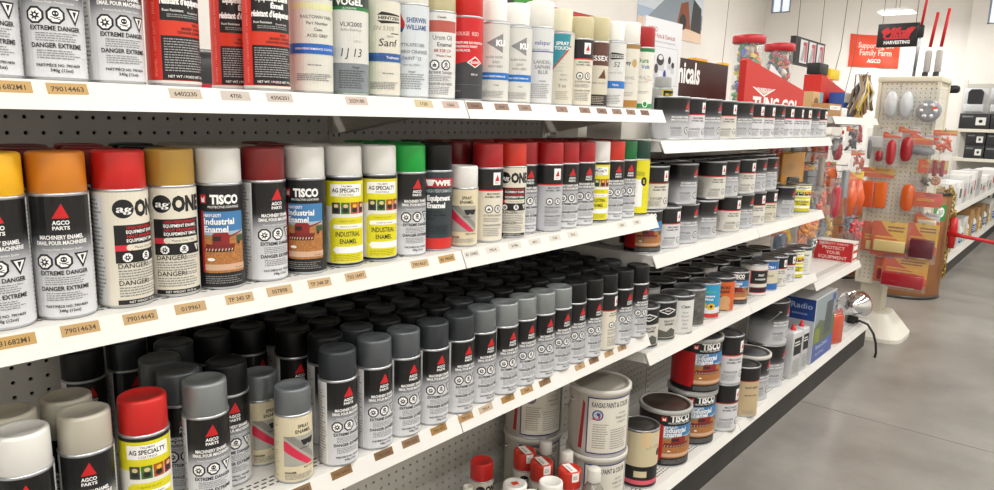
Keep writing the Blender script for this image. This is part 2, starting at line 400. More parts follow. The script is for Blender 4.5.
# ================================================================== CAN SHAPES
def spray_body(r, hb):
    return MB().lathe([(0, .16), (r*.8, .1), (r*.9, 0), (r*.985, .03), (r+.015, .1), (r, .17), (r, hb-.1), (r+.02, hb-.05), (r+.02, hb+.02), (r*.97, hb+.05), (r*.8, hb+.22), (r*.5, hb+.32), (0, hb+.34)], TIN, 40)
def cap_full(r, hb, h):
    return lambda m: MB().lathe([(r*.94, hb-.0), (r*.965, hb+.06), (r*.95, h-.16), (r*.93, h-.06), (r*.86, h), (r*.74, h), (r*.72, h-.035), (0, h-.035)], m, 40)
def cap_small(r, hb, h):     # narrower cap over an exposed dome
    return lambda m: MB().lathe([(r*.8, hb+.22), (r*.8, h-.15), (r*.74, h), (0, h)], m, 32)
def paint_can(r, h, plastic=None):
    mb = MB().lathe([(0, .1), (r*.93, .1), (r*.95, 0), (r+.03, 0), (r+.03, .14), (r, .18), (r, h-.2), (r+.05, h-.15), (r+.05, h-.03), (r-.02, h), (r-.1, h-.06), (r-.12, h-.3)], TIN, 48)
    return mb
def can_lid(r, h, mat):
    return MB().lathe([(r-.12, h-.12), (r-.16, h-.04), (r-.3, h-.02), (r-.36, h-.14), (r-.75, h-.16), (r-.82, h-.1), (0, h-.1)], mat, 48)
MESH = {}
def cached(key, fn):
    if key not in MESH: MESH[key] = fn()
    return MESH[key]

# ------------------------------------------------------------------ printed labels (u right, v up, inches)
SIL, SIL2, CREAM, LWHITE = '#b6b8bd', '#c3c5c9', '#dcd6c6', '#e6e5e2'
def full(a, r, v0, v1, mat, a0=-180, a1=180): return a.rect(math.radians(a0)*r, math.radians(a1)*r, v0, v1, mat)
def side_print(a, r, v0, v1, seed=3):
    for s in (-1, 1):
        full(a, r, v0, v1, M('#d4d4d4', .45), s*70-(0 if s > 0 else 70), s*70+(70 if s > 0 else 0))
        a.fine(s*1.9*r-.62*r, s*1.9*r+.62*r, v0+.2, v1-.2, 26, PRINT, .4, seed+s)
def art_agco(r, hb, num='79014634'):
    a = Art(); full(a, r, .16, hb-.1, M(LWHITE, .4))
    g = ramp_mat('fade_black_to_silver', [(.1, '#d6d8dc'), (2.6, '#cfd1d5'), (3.2, '#b4b6bb'), (3.6, '#7d7f84'), (4.1, '#26272a'), (4.5, '#0e0e10'), (6.2, '#0b0b0c')])
    side_print(a, r, .2, hb-.2); full(a, r, .16, hb-.1, g, -66, 70)
    a.poly([(-.36, 4.92), (.36, 4.92), (.06, 5.62)], RED)
    a.text('AGCO', 0, 4.62, .2, WHT, .03, w=.72); a.text('PARTS', 0, 4.38, .17, WHT, .03, w=.72)
    a.text('MACHINERY ENAMEL', 0, 3.93, .2, WHT, .03, w=1.9); a.text('EMAIL POUR MACHINERIE', 0, 3.67, .19, WHT, .03, w=2.25)
    a.text('Premium Finish / Première Qualité', 0, 3.4, .1, WHT, 0, w=1.7)
    a.hazard(-.82, 2.86, .38, 'burst').hazard(0, 2.88, .38, 'skull').hazard(.82, 2.88, .38, 'tri')
    a.text('EXTREME DANGER', 0, 2.22, .21, INK, .025, w=2.1); a.fine(-.85, .95, 1.72, 2.14, 4, PRINT, .4, 1)
    a.text('DANGER EXTREME', 0, 1.46, .21, INK, .025, w=2.1); a.fine(-.85, .95, .95, 1.38, 4, PRINT, .4, 2)
    a.text('PART/PIÈCE NO. '+num, 0, .62, .13, INK, .02, w=1.8); a.text('340g (12oz)', .1, .4, .14, INK, .02); return a
def art_agone(r, hb):
    a = Art(); full(a, r, .16, hb-.1, M(CREAM, .45)); side_print(a, r, .2, hb-.2)
    full(a, r, .16, hb-.1, M(CREAM, .45), -66, 75)
    a.ell(-.62, 5.12, .5, .48, BLACK, 20).text('ag', -.6, 4.95, .38, WHT, .02, w=.72, sh=.2)
    a.text('ONE', .78, 4.74, .8, BLACK, .06, w=1.75)
    a.rect(-1.1, 1.5, 2.35, 4.3, BLACK)
    a.text('HIGH PERFORMANCE', .35, 4.08, .15, RED, .02, w=1.75).text('EQUIPMENT ENAMEL', .35, 3.86, .17, WHT, .02, w=1.8)
    a.text('HAUT RENDEMENT', .35, 3.64, .15, RED, .02, w=1.75).text('EQUIPEMENT EMAIL', .35, 3.42, .17, WHT, .02, w=1.8)
    a.rect(-1.1, -.3, 2.98, 3.28, M('#d3283c', .4)); a.rect(-.42, 1.35, 2.98, 3.3, M(CREAM, .45)).ell(-.42, 3.14, .16, .16, M(CREAM, .45), 12)
    a.text('Massey Grey / Gris', .45, 3.08, .12, INK, 0)
    a.hazard(-.55, 2.64, .3, 'burst', BLACK).hazard(.42, 2.64, .3, 'skull', BLACK).hazard(1.25, 2.64, .28, 'tri', BLACK)
    for i, v in enumerate((2.08, 1.2)):
        a.text('DANGER!', -1.0, v, .26, INK, .01, al='L'); a.fine(.35, 1.35, v, v+.2, 2, PRINT, .5, 4+i); a.fine(-1.0, 1.35, v-.62, v-.06, 4, PRINT, .45, 5+i)
    a.rect(-1.1, 1.5, .2, .44, BLACK).text('NET WEIGHT 10.75 oz', .2, .26, .12, WHT, 0); return a
def scene_photo(a, u0, u1, v0, v1):     # little red combine harvester in a stubble field under a blue sky
    f = lambda t: u0+(u1-u0)*t; g = lambda t: v0+(v1-v0)*t
    a.rect(u0, u1, v0, v1, M('#b5783f', .5, 0, 'stubble_print', noise=.45, nscale=420)); a.rect(u0, u1, g(.64), v1, M('#3f79ad', .5)).rect(u0, u1, g(.61), g(.68), M('#9db4c4', .5)); a.rect(u0, u1, g(.57), g(.62), M('#94804e', .5))
    rd, dk = M('#8a211e', .5), M('#2a1c1c', .5)
    a.rect(f(.2), f(.6), g(.47), g(.62), rd).rect(f(.22), f(.4), g(.52), g(.6), dk).poly([(f(.2), g(.62)), (f(.25), g(.66)), (f(.55), g(.66)), (f(.6), g(.62))], rd).poly([(f(.55), g(.6)), (f(.96), g(.68)), (f(.96), g(.655)), (f(.57), g(.57))], rd)
    a.poly([(f(.0), g(.36)), (f(.04), g(.47)), (f(.74), g(.47)), (f(.7), g(.37))], M('#74201c', .5)).rect(f(.02), f(.7), g(.345), g(.37), dk)
    for i in range(9): a.poly([(f(.03+i*.075), g(.36)), (f(.055+i*.075), g(.36)), (f(.075+i*.075), g(.4)), (f(.05+i*.075), g(.4))], M('#d9c9b0', .5))
    a.rect(f(.78), f(.98), g(.5), g(.6), M('#39503a', .5)).ell(f(.84), g(.48), .1, .1, INK, 10)
    a.rect(u0, u1, g(.04), g(.14), M('#d0ac90', .5)).ell(f(.16), g(.22), .22, .09, WHT, 14)
def art_tisco(r, hb, k=1.0, wide=1.25, red=0):
    a = Art(); v = lambda q: q*hb/6.05; full(a, r, .16, hb-.1, BLACK)
    if red: full(a, r, v(.7), v(4.6), RED, -red, -45)
    u0, u1 = -wide*.82, wide*1.05
    a.rect(u0-.16*k, u0, v(1.0), v(4.55), RED)
    a.rect(u0-.18*k, u0+.2*k, v(4.95), v(5.45), RED).poly([(u0-.1*k, v(5.02)), (u0+.12*k, v(5.02)), (u0+.12*k, v(5.38)), (u0+.02, v(5.2)), (u0-.1*k, v(5.34))], WHT)
    a.text('TISCO', u0+.42*k, v(4.95), .5*k, WHT, .05, w=1.6*k, al='L'); a.text('PROTECTIVE COATINGS', u0+.3*k, v(4.7), .13*k, WHT, .01, w=1.75*k, al='L')
    scene_photo(a, u0, u1, v(1.0), v(4.5))
    a.text('HEAVY-DUTY', u0+.05, v(4.2), .18*k, WHT, .03, w=.95*k, al='L'); a.text('Industrial', u0+.05, v(3.78), .36*k, WHT, .03, w=1.65*k, al='L'); a.text('Enamel', u0+.05, v(3.34), .36*k, WHT, .03, w=1.3*k, al='L')
    a.text('TP 345 SP', u1-.1, v(1.2), .1*k, INK, 0, al='R'); a.fine(u0, u1-.1, v(.35), v(.85), 4, M('#8a8a8a', .5), .4, 7); return a
YEL = M('#dcd31a', .45)
def art_agspec(r, hb):
    a = Art(); v = lambda q: q*hb/6.05; full(a, r, .16, hb-.1, M('#e6e5df', .45)); full(a, r, v(4.1), hb-.1, YEL, -80, 75); full(a, r, hb-.3, hb-.1, BLACK)
    a.fine(-2.9, -1.8, .5, 5.5, 24, PRINT, .4, 8)
    k = r/1.3
    a.rect(-.95*k, 1.3*k, v(4.75), v(5.55), WHT).text('AG SPECIALTY', .15*k, v(5.02), .27, INK, .03, w=1.95*k).text('TALLMAN', .15*k, v(5.36), .12, INK, .01).text('COATINGS', .15*k, v(4.8), .14, INK, 0)
    cols = ('#3d4238', '#3c6b2b', '#a8501f', '#9c2620')
    for i, c in enumerate(cols):
        u = (-.85+i*.62)*k; a.rect(u, u+.56*k, v(3.6), v(4.35), M(c, .5)).ell(u+.28*k, v(3.85), .2*k, .17, M('#1c1f1a', .5), 10).ell(u+.3*k, v(4.12), .16*k, .13, M('#d8c08a' if i != 2 else '#e6b52c', .5), 8)
    a.poly([(-1.0*k, v(.35)), (1.5*k, v(.35)), (1.5*k, v(3.35)), (-.7*k, v(3.35)), (-1.0*k, v(3.1))], YEL)
    a.text('* HEAVY DUTY *', .2*k, v(3.05), .13, M('#77720c', .5), 0); a.rect(-.75*k, 1.4*k, v(2.62), v(2.9), WHT).text('TOUGH & DURABLE', .3*k, v(2.7), .1, INK, 0)
    a.text('INDUSTRIAL', .25*k, v(2.1), .34, INK, .02, w=1.7*k).text('ENAMEL', .25*k, v(1.62), .32, INK, .02, w=1.15*k)
    a.poly([(-.8*k, v(1.2)), (-.6*k, v(1.42)), (1.5*k, v(1.42)), (1.5*k, v(.98)), (-.6*k, v(.98))], WHT)
    a.fine(-.7*k, 1.3*k, v(.45), v(.9), 4, M('#8a850f', .5), .35, 9); full(a, r, .16, v(.3), BLACK); return a
def art_wfe(r, hb):
    a = Art(); full(a, r, .16, hb-.1, M('#30393f', .45)); full(a, r, 4.85, 5.5, M('#b3202a', .45)); full(a, r, .2, 1.0, M('#c92a25', .45))
    a.poly([(-.75, 4.95), (-.4, 4.95), (-.2, 5.4), (-.95, 5.4)], WHT).text('WFE', .45, 4.98, .38, WHT, .06, w=1.4)
    a.text('HIGH PERFORMANCE', .25, 4.45, .25, M('#b9c2c6', .5), .01, w=2.2).text('Equipment', .15, 3.85, .4, WHT, .05, w=1.9).text('Enamel', -.1, 3.3, .4, WHT, .05, w=1.4)
    a.text('• Fast Drying', -.75, 2.95, .15, INK, .01, al='L').text('• Greater Surface', -.75, 2.7, .15, INK, .01, al='L').text('  Colour', -.75, 2.45, .15, INK, .01, al='L')
    a.fine(-.7, 1.0, 1.3, 2.0, 5, M('#232a2e', .5), .5, 4); return a
def art_stripe(r, hb):       # cream can with grey panel and a slanting red stripe
    a = Art(); full(a, r, .16, hb-.1, M('#d8cdae', .5)); a.fine(-3.4, -1.3, .4, 4.2, 20, M('#9a917a', .6), .35, 2)
    a.text('SPRAY', .35, 3.75, .24, INK, .02, w=.8).text('ENAMEL', .35, 3.42, .24, INK, .02, w=1.1)
    a.rect(-.95, 1.2, 1.2, 3.25, M('#a7a69c', .5)); a.poly([(-.95, 3.25), (-.3, 3.25), (1.2, 1.75), (1.2, 1.35)], M('#86867e', .5))
    a.poly([(-.95, 2.95), (-.95, 2.3), (.55, 1.2), (1.05, 1.2), (-.75, 2.9)], M('#cf2a4b', .45))
    a.poly([(.1, 2.95), (.3, 2.55), (.55, 2.55), (.6, 2.68), (.7, 2.55), (1.0, 2.55), (1.2, 2.95)], INK).rect(.05, .75, 2.36, 2.4, INK)
    a.text('RED OXIDE', .75, .98, .13, INK, .01).text('DANGER', -.9, .72, .13, INK, .03, al='L'); a.fine(-.9, 1.1, .3, .68, 4, PRINT, .4, 3); return a
def art_agcream(r, hb, col=CREAM, line='#d1321f'):
    a = Art(); full(a, r, .16, hb-.1, M(col, .45)); full(a, r, hb-1.75, hb-.1, BLACK, -75, 180); full(a, r, hb-1.86, hb-1.75, M(line, .45), -75, 180)
    side_print(a, r, .2, 3.9, 5)
    a.rect(.12, .85, hb-1.35, hb-.35, WHT).poly([(.25, hb-1.05), (.72, hb-1.05), (.52, hb-.5)], RED).text('AGCO', .48, hb-1.24, .12, INK, .01)
    a.text('MACHINERY', .25, hb-2.15, .16, INK, .01).text('ENAMEL / EMAIL', .2, hb-2.38, .15, INK, .01)
    a.hazard(-.2, 2.75, .33, 'flame').hazard(.6, 2.75, .33, 'skull'); a.text('EXTREME DANGER', .2, 2.15, .17, INK, 0, w=1.6); a.fine(-.6, 1.0, 1.7, 2.05, 3, PRINT, .4, 6)
    a.text('DANGER EXTREME', .2, 1.35, .17, INK, 0, w=1.6); a.fine(-.6, 1.0, .5, 1.25, 5, PRINT, .4, 7); return a
def art_equip(r, hb):
    a = Art(); full(a, r, .16, hb-.1, M('#cf2a1c', .42)); a.text('ENAMEL  •  HEAVY DUTY  •  EMAIL RESISTANT', -1.42, .5, .16, M('#e58a7a', .5), 0, al='L', rot=math.pi/2, w=5)
    a.rect(-1.15, 1.5, .34, hb-.15, BLACK); a.rect(-1.15, 1.5, 2.55, 3.3, M('#d2371d', .45))
    a.text('Heavy-Duty', .35, 5.55, .2, WHT, .03).text('Equipment Enamel', .15, 5.0, .34, WHT, .05, w=2.1).text('Émail', .35, 4.6, .28, WHT, .05).text("résistant d'équipement", .1, 4.12, .34, WHT, .05, w=2.45)
    a.text('Rust Resistant', -.5, 3.75, .13, WHT, .01).text('Durable finish', .6, 3.7, .1, WHT, 0); a.fine(-.8, 1.1, 3.45, 3.65, 2, M('#999999', .5), .5, 8)
    a.text('TISCO', .7, 3.08, .13, INK, .02).text('MASSEY ORANGE', .55, 2.88, .13, INK, .02).text('ORANGE DE MASSEY', .5, 2.68, .13, INK, .02)
    a.fine(-1.0, 1.35, .75, 2.45, 13, M('#a8a8a8', .55), .4, 9); a.text('NET WT / POIDS NET 340 g', .2, .46, .13, WHT, .01); full(a, r, .16, .3, M('#d9d5d0', .4)); return a
def art_blueband(r, hb):
    a = Art(); full(a, r, .16, hb-.1, M('#d3d2c8', .45)); a.poly([(-1.0, 5.6), (1.5, 5.6), (1.5, hb-.1), (-.85, hb-.1)], M('#3a3c40', .45)).text('NEPTUNE', .2, 5.66, .3, WHT, .04, w=1.9)
    full(a, r, 4.95, 5.3, M('#d8d9a4', .5), -70, 80); gm = M('#6d6c68', .6)
    for i, t in enumerate(('RAILTOWN YARD', 'Part Number', 'Case', 'ACID GREY')): a.text(t, .25, 4.42-i*.36, .19, gm, .015)
    full(a, r, 2.35, 2.95, M('#1f63b5', .4), -95, 110); a.text('HIGH PERFORMANCE COATING', .1, 2.58, .13, WHT, .01); a.fine(-.4, .7, 1.65, 1.75, 1, PRINT, .6, 2)
    a.fine(-1.1, 1.2, .75, 1.2, 4, PRINT, .5, 3); return a
def art_vogel(r, hb):
    a = Art(); full(a, r, .16, hb-.1, M('#1e7a3c', .42)); a.rect(-1.2, 1.9, .2, hb-.5, M('#d5d5cf', .45)); a.rect(-1.2, 1.9, .2, 2.0, M('#80878c', .45))
    a.rect(-1.2, 1.9, 5.45, hb-.1, M('#2d3a34', .45)).text('VOGEL', .1, 5.55, .42, WHT, .04, w=1.8); a.rect(-1.2, 1.9, 5.25, 5.45, M('#1e7a3c', .4)).text('AUTOMOTIVE', .1, 5.3, .1, WHT, 0)
    a.text('VLX2005', .2, 4.25, .28, M('#55565a', .5), .01).text('Buffer Red/Audi', .2, 3.98, .15, M('#8a8a8a', .5), 0, sh=.2); a.text('LOT #', .6, 3.3, .12, PRINT, 0)
    a.text('I J 13', .2, 2.4, .55, INK, -.005, w=1.3, sh=.15); a.text('Danger', .5, 1.7, .12, INK, .01); a.fine(-.6, 1.2, .4, 1.6, 8, M('#4e5458', .5), .4, 3); return a
def arrow_emblem(a, u, v, k=1.0, t='HENTZEN'):
    a.poly([(u-.9*k, v+.12*k), (u-.6*k, v+.34*k), (u+.9*k, v+.2*k), (u+.9*k, v+.12*k)], INK).poly([(u-.9*k, v-.22*k), (u-.6*k, v-.42*k), (u+.9*k, v-.3*k), (u+.9*k, v-.22*k)], INK)
    a.text(t, u, v-.14*k, .2*k, INK, .03, w=1.6*k)
def art_hent(r, hb):
    a = Art(); full(a, r, .16, hb-.1, M('#d8d4c6', .45)); arrow_emblem(a, .35, 5.15); a.text('SN 5300', -.1, 4.3, .3, M('#77736a', .6), -.01, sh=.2); a.rect(.4, 1.1, 4.1, 4.16, INK).text('NEW', .35, 3.85, .16, PRINT, 0)
    a.text('Sanf', .2, 3.3, .5, INK, .0, w=1.3, sh=.15); full(a, r, 2.3, 2.85, M('#2e5c9b', .4), -100, 110); a.text('GLITZZAN', -.4, 2.45, .2, M('#203f70', .5), .01).text('Trailmaster', .6, 2.5, .17, WHT, .01)
    a.fine(-.2, .8, 1.5, 1.6, 1, PRINT, .6, 2); a.fine(-1, 1.1, .5, 1.0, 5, PRINT, .5, 3); return a
def art_sherwin(r, hb):
    a = Art(); full(a, r, .16, hb-.1, M('#cfd6db', .4)); a.ell(-.75, 4.95, .34, .42, M('#b8282f', .4), 16).poly([(-.95, 5.3), (-.55, 5.3), (-.75, 5.75)], M('#b8282f', .4)).poly([(-1.05, 4.75), (-.45, 4.75), (-.6, 4.45), (-.9, 4.45)], M('#2a4a86', .4))
    bl = M('#2a4a86', .45); a.text('SHERWIN', .45, 5.1, .34, bl, .02, w=1.5).text('WILLIAMS', .45, 4.62, .34, bl, .02, w=1.55)
    for i, t in enumerate(('PTTKAPE1285', 'REHIRO ORANGE', "PAINT '12")): a.text(t, .1, 3.5-i*.45, .23, PRINT, .015)
    a.text('Part No. 3R89G', .1, 2.2, .13, PRINT, 0).text('Danger', .1, 1.75, .12, INK, .01); a.fine(-.9, 1.1, .6, 1.7, 7, M('#8c9094', .5), .45, 3); return a
def art_drain(r, hb):
    a = Art(); full(a, r, .16, hb-.1, M('#dcdcda', .42)); a.rect(-1.3, 1.6, 4.75, 5.55, M('#b2574b', .5)); a.text('Canada', .2, 5.7, .16, INK, .02)
    a.text('Urom Oil', .3, 4.2, .36, M('#55565a', .5), .01, w=1.5).text('Enamel', .45, 3.75, .3, INK, .01).text('88 528 C4', .3, 3.35, .22, M('#a8322d', .5), .02).text('Water Clean', .4, 3.02, .17, M('#9a3c36', .5), .01)
    a.hazard(-.3, 2.45, .36, 'flame').hazard(.55, 2.45, .36, 'skull'); a.text('EXTREME DANGER', .2, 1.82, .2, INK, 0, w=1.8); a.fine(-.7, 1.1, 1.3, 1.74, 4, PRINT, .4, 4); a.text('DANGER EXTREME', .2, 1.02, .2, INK, 0, w=1.8); a.fine(-.7, 1.1, .35, .95, 5, PRINT, .4, 5); return a
def art_redgrey(r, hb):
    a = Art(); full(a, r, .16, hb-.1, M('#3b3c3f', .4)); full(a, r, 3.0, hb-.1, M('#c81d22', .4)); a.poly([(-4.08, 3.0), (0.4, 3.0), (-.6, 2.75), (-4.08, 2.55)], M('#c81d22', .4)).poly([(4.08, 3.0), (.4, 3.0), (1.2, 2.8), (4.08, 2.6)], M('#c81d22', .4))
    a.text('ROUGE  RED', .1, 4.8, .28, M('#e9b9b6', .5), .02, w=1.9)
    for i, t in enumerate(('PEINTURE DE FINITION', 'FINISHING PAINT', 'DECKLACK')): a.text(t, -.85, 4.2-i*.28, .17, WHT, .02, al='L')
    a.poly([(.1, 2.85), (.75, 2.45), (1.4, 2.85), (.75, 3.3)], WHT).poly([(.22, 2.85), (.75, 2.53), (1.28, 2.85), (.75, 3.2)], RED).text('KUHN', .75, 2.77, .18, WHT, .03, w=.7)
    a.text('400 ml', .7, 1.9, .15, WHT, .01); a.rect(-1, 1.3, 1.2, 1.22, M('#77787b', .5)); a.text('Spray 2', -.6, .7, .12, M('#bbbbbb', .5), 0); return a
def art_ku(r, hb):
    a = Art(); full(a, r, .16, hb-.1, M('#d4d4ce', .4)); a.poly([(-.6, 4.55), (.75, 5.3), (.75, 3.8)], M('#85868a', .4)).text('KU', .55, 4.35, .45, WHT, .06, w=.8)
    a.text('KLEIN NORD', .1, 3.4, .17, PRINT, .01).text('GREY', .2, 3.0, .2, M('#77777a', .5), 0).text('NEW GREY', .2, 2.68, .18, M('#77777a', .5), 0)
    full(a, r, 1.75, 2.3, M('#1f6fc0', .4), -95, 110); a.text('HIGH PERFORMANCE', .1, 1.94, .14, WHT, .01, w=1.9); a.text('Danger', .3, 1.3, .1, INK, 0); a.fine(-.9, 1.0, .35, .9, 5, M('#8e8e8e', .5), .4, 3); return a
def art_valspar(r, hb):
    a = Art(); full(a, r, .16, hb-.1, M('#d3d5d6', .38)); a.text('valspar', .25, 4.95, .36, M('#575b9a', .5), .01, w=1.5); full(a, r, 4.35, 4.45, M('#5a5f94', .5)); a.text('HIGH PERFORMANCE', .1, 4.5, .12, M('#5a5f94', .5), 0)
    for i, t in enumerate(('LANDELL', 'SAPHIRE', 'BLUE')): a.text(t, .35, 3.4-i*.42, .3, PRINT, .02)
    a.text('DANGER', .3, 1.9, .11, INK, 0); a.fine(-.7, 1.1, .5, 1.75, 8, M('#8e8e8e', .5), .4, 3); return a
def art_teal(r, hb):
    a = Art(); full(a, r, .16, hb-.1, M('#cfcbbb', .45)); a.poly([(-4.08, 2.6), (-1.2, 2.6), (.9, 5.2), (1.0, hb-.1), (-4.08, hb-.1)], M('#2f8d9c', .42)); a.poly([(-1.2, 2.6), (-1.05, 2.6), (1.15, 5.2), (.9, 5.2)], M('#b3503c', .45))
    for i in range(8): a.rect(-2.2, .35, 5.4-i*.34-.02, 5.4-i*.34, M('#4aa3b0', .45))
    a.text('SPRAY', .2, 5.25, .3, WHT, .03).text('TOUCH', .2, 4.85, .3, WHT, .03); a.text('METAL', .4, 2.6, .16, PRINT, 0).text('BLANC', .4, 2.2, .16, PRINT, 0).text('3 oz', .3, 1.6, .3, PRINT, .01); a.fine(-.3, 1.0, .5, 1.3, 5, M('#a59a88', .5), .4, 3); return a
def art_essex(r, hb):
    a = Art(); full(a, r, .16, hb-.1, M('#cdc7b4', .45)); full(a, r, 3.9, hb-.1, M('#5d3a2f', .42)); a.text('ESSEX', .35, 4.35, .48, WHT, .02, w=1.9); a.poly([(.2, 2.7), (1.1, 2.7), (.85, 3.6)], M('#5d3a2f', .45)); a.text('WESTERN BROWN', .2, 2.2, .15, PRINT, .01)
    full(a, r, .16, 1.2, M('#2b2624', .45)); a.fine(-.8, 1.1, .3, 1.05, 5, M('#b9b09c', .5), .4, 3); return a
def art_hent52(r, hb):
    a = Art(); full(a, r, .16, hb-.1, M('#d6d7d4', .42)); arrow_emblem(a, .35, 5.0, .9); a.text('52', .3, 3.95, .5, INK, .0, w=.6, sh=.15); a.text('WHITE TRUCK', .3, 3.3, .16, PRINT, 0); full(a, r, 1.9, 2.6, M('#2470bf', .4), -95, 110); a.text('TRAIL', .3, 2.12, .2, WHT, .01); a.fine(-.8, 1.0, .4, 1.3, 6, PRINT, .4, 3); return a
def art_gold(r, hb):
    a = Art(); full(a, r, .16, hb-.1, M('#d7d4c8', .45)); full(a, r, hb-.5, hb-.1, M('#9c7a3c', .4)); full(a, r, .16, .85, M('#a7772c', .4)); a.text('Grey', -.1, 4.35, .4, INK, .02).ell(.85, 4.5, .3, .42, M('#b59a60', .5), 14); a.text('NOVEL', .3, 2.9, .3, PRINT, 0).text('Latex Spray', .3, 2.5, .13, PRINT, 0); a.fine(-.3, .9, 1.2, 1.7, 3, M('#a09a8a', .5), .4, 3); return a
def art_dura(r, hb):
    a = Art(); full(a, r, .16, hb-.1, M('#e0ded4', .45)); full(a, r, hb-.45, hb-.1, M('#1f7a46', .4)); full(a, r, .16, .6, M('#1f8a46', .4)); a.text('Dura', .1, 4.75, .48, M('#2d8a55', .45), .02, w=1.2).text('Volt', .4, 4.15, .42, M('#2c6fa8', .45), .02, w=.9)
    a.text('MULTI', .3, 3.1, .36, M('#77777a', .5), -.01, w=1.3).text('Touch Up Paint', .2, 2.75, .14, PRINT, 0); a.rect(.35, 1.4, 3.0, 3.04, RED); a.fine(-.4, 1, 1.6, 1.9, 2, PRINT, .4, 3); a.ell(.55, .55, .3, .34, WHT, 14).ell(.55, .55, .22, .26, M('#1f8a46', .4), 14); return a
def art_yelgrey(r, hb):     # grey sheet-metal can with a black and yellow panel
    a = Art(); full(a, r, .16, hb-.1, M('#a9aaa8', .4)); a.fine(-2.4, -.6, .4, 5, 22, PRINT, .4, 2); a.rect(-.35, 1.9, .25, hb-.15, M('#d8c21d', .45)).rect(-.2, 1.9, .35, hb-.25, BLACK); y = M('#d8c21d', .45)
    a.text('YELLOW', .75, 5.0, .4, y, .04, w=1.5).text('Belt', .7, 4.4, .36, y, .02); a.ell(.7, 3.2, .6, .62, y, 16).ell(.7, 3.2, .4, .42, BLACK, 14).text('CAUTION', .8, 2.1, .25, y, .02).text('DANGER', .8, 1.6, .25, y, .02).text('100', .8, .8, .3, y, .02); return a
def art_yellowwhite(r, hb):
    a = Art(); full(a, r, .16, hb-.1, YEL); full(a, r, .16, hb-.1, M('#e6e5df', .45), -180, -80); a.rect(-.85, .6, 1.0, 3.9, WHT).ell(.75, 3.7, .36, .48, BLACK, 14).text('S', .75, 3.5, .4, YEL, .03); a.poly([(-.85, 4.9), (.8, 4.7), (.8, 4.3), (-.85, 4.3)], M('#b7b01a', .5)); full(a, r, .16, .3, BLACK); return a

# paint tins
def art_agq(r, h):
    a = Art(); full(a, r, .2, h-.22, M(LWHITE, .42)); g = ramp_mat('fade_tin_%.1f' % h, [(.1, '#c6c8cc'), (h*.36, '#b2b4b9'), (h*.5, '#85878c'), (h*.62, '#3a3b3f'), (h*.74, '#0f0f11'), (h, '#0b0b0c')]); k = h/4.9
    full(a, r, .2, h-.22, g, -112, 150)
    a.poly([(.55*k, 3.55*k), (1.35*k, 3.55*k), (1.05*k, 4.35*k)], RED).text('AGCO', .95*k, 3.25*k, .2*k, WHT, .02); a.text('MACHINERY ENAMEL', .1*k, 2.5*k, .22*k, WHT, .02, w=2.4*k).text('EMAIL POUR MACHINERIE', .1*k, 2.2*k, .2*k, WHT, .02, w=2.5*k)
    a.text('DANGER', -.5*k, 1.25*k, .26*k, INK, 0, w=1.3*k); a.fine(-1.1*k, .4*k, .5*k, 1.15*k, 5, PRINT, .4, 3); a.hazard(1.0*k, 1.1*k, .42*k, 'skull'); return a
def art_agr(r, h, col='#d4d1c8'):
    a = Art(); k = h/4.9; full(a, r, .2, h-.22, M(col, .45)); full(a, r, 3.0*k, h-.22, BLACK, -118, 160); full(a, r, 2.88*k, 3.0*k, M('#c92a20', .45), -118, 160); a.fine(-2.6*k, -1.5*k, .4*k, 2.4*k, 12, PRINT, .4, 2)
    a.rect(.75*k, 1.5*k, 3.2*k, 4.35*k, WHT).poly([(.88*k, 3.55*k), (1.36*k, 3.55*k), (1.18*k, 4.2*k)], RED).text('AGCO', 1.12*k, 3.3*k, .13*k, INK, .01)
    a.text('MACHINERY', .35*k, 2.45*k, .2*k, INK, .015).text('ENAMEL / EMAIL', .3*k, 2.15*k, .18*k, INK, .015).text('DANGER', -.1*k, 1.15*k, .26*k, INK, 0); a.fine(-1*k, .6*k, .4*k, 1.05*k, 5, PRINT, .4, 3); a.hazard(1.2*k, 1.0*k, .36*k, 'flame'); return a
def art_beige(r, h):
    a = Art(); k = h/8; full(a, r, .2, h-.22, M('#c0ab86', .45)); full(a, r, h-2.2, h-.22, BLACK); full(a, r, h-2.32, h-2.2, M('#b8331f', .45)); a.text('GRAVITY GREEN', .2, h-3.4, .3*k, INK, .02, w=2.2).text('MEDIUM ENAMEL', .2, h-4.6, .2*k, INK, .01); a.fine(-1, 1.2, .5, 1.1, 4, PRINT, .4, 3); return a
def art_diamond(r, h):      # black and white tin with a white lozenge
    a = Art(); full(a, r, .2, h-.22, M('#c7c5bd', .45)); full(a, r, 2.9, h-.22, BLACK); a.poly([(-1.1, 3.75), (.2, 3.3), (1.5, 3.75), (.2, 4.2)], WHT).poly([(-.8, 3.75), (.2, 3.42), (1.2, 3.75), (.2, 4.08)], BLACK).text('PAINT', .2, 3.66, .2, WHT, .02)
    a.text('TRACTOR', .5, 2.35, .26, INK, .02).text('ENAMEL', .5, 1.98, .26, INK, .02); a.poly([(-1.2, .5), (1.6, .5), (1.6, 1.2), (.7, 1.65), (.1, 1.2), (-.9, 1.5)], M('#55554f', .5)); full(a, r, .2, .42, M('#2a2a28', .5)); return a
def art_clean(r, h):
    a = Art(); full(a, r, .2, h-.22, M('#d6d6d2', .42)); full(a, r, h-.6, h-.22, M('#3b3b3a', .5)); a.text('Clean', .3, 3.35, .38, INK, .02, w=1.3); [a.text(t, .3, 2.7-i*.5, .24, PRINT, .015) for i, t in enumerate(('Epoxy', 'Hardner', 'Enamel', 'Parts', 'Grease'))]; return a
def art_grey(r, h):
    a = Art(); full(a, r, .2, h-.22, M('#6f6f6c', .42, .5, 'streaked_grey_tin', noise=.5, nscale=50)); return a
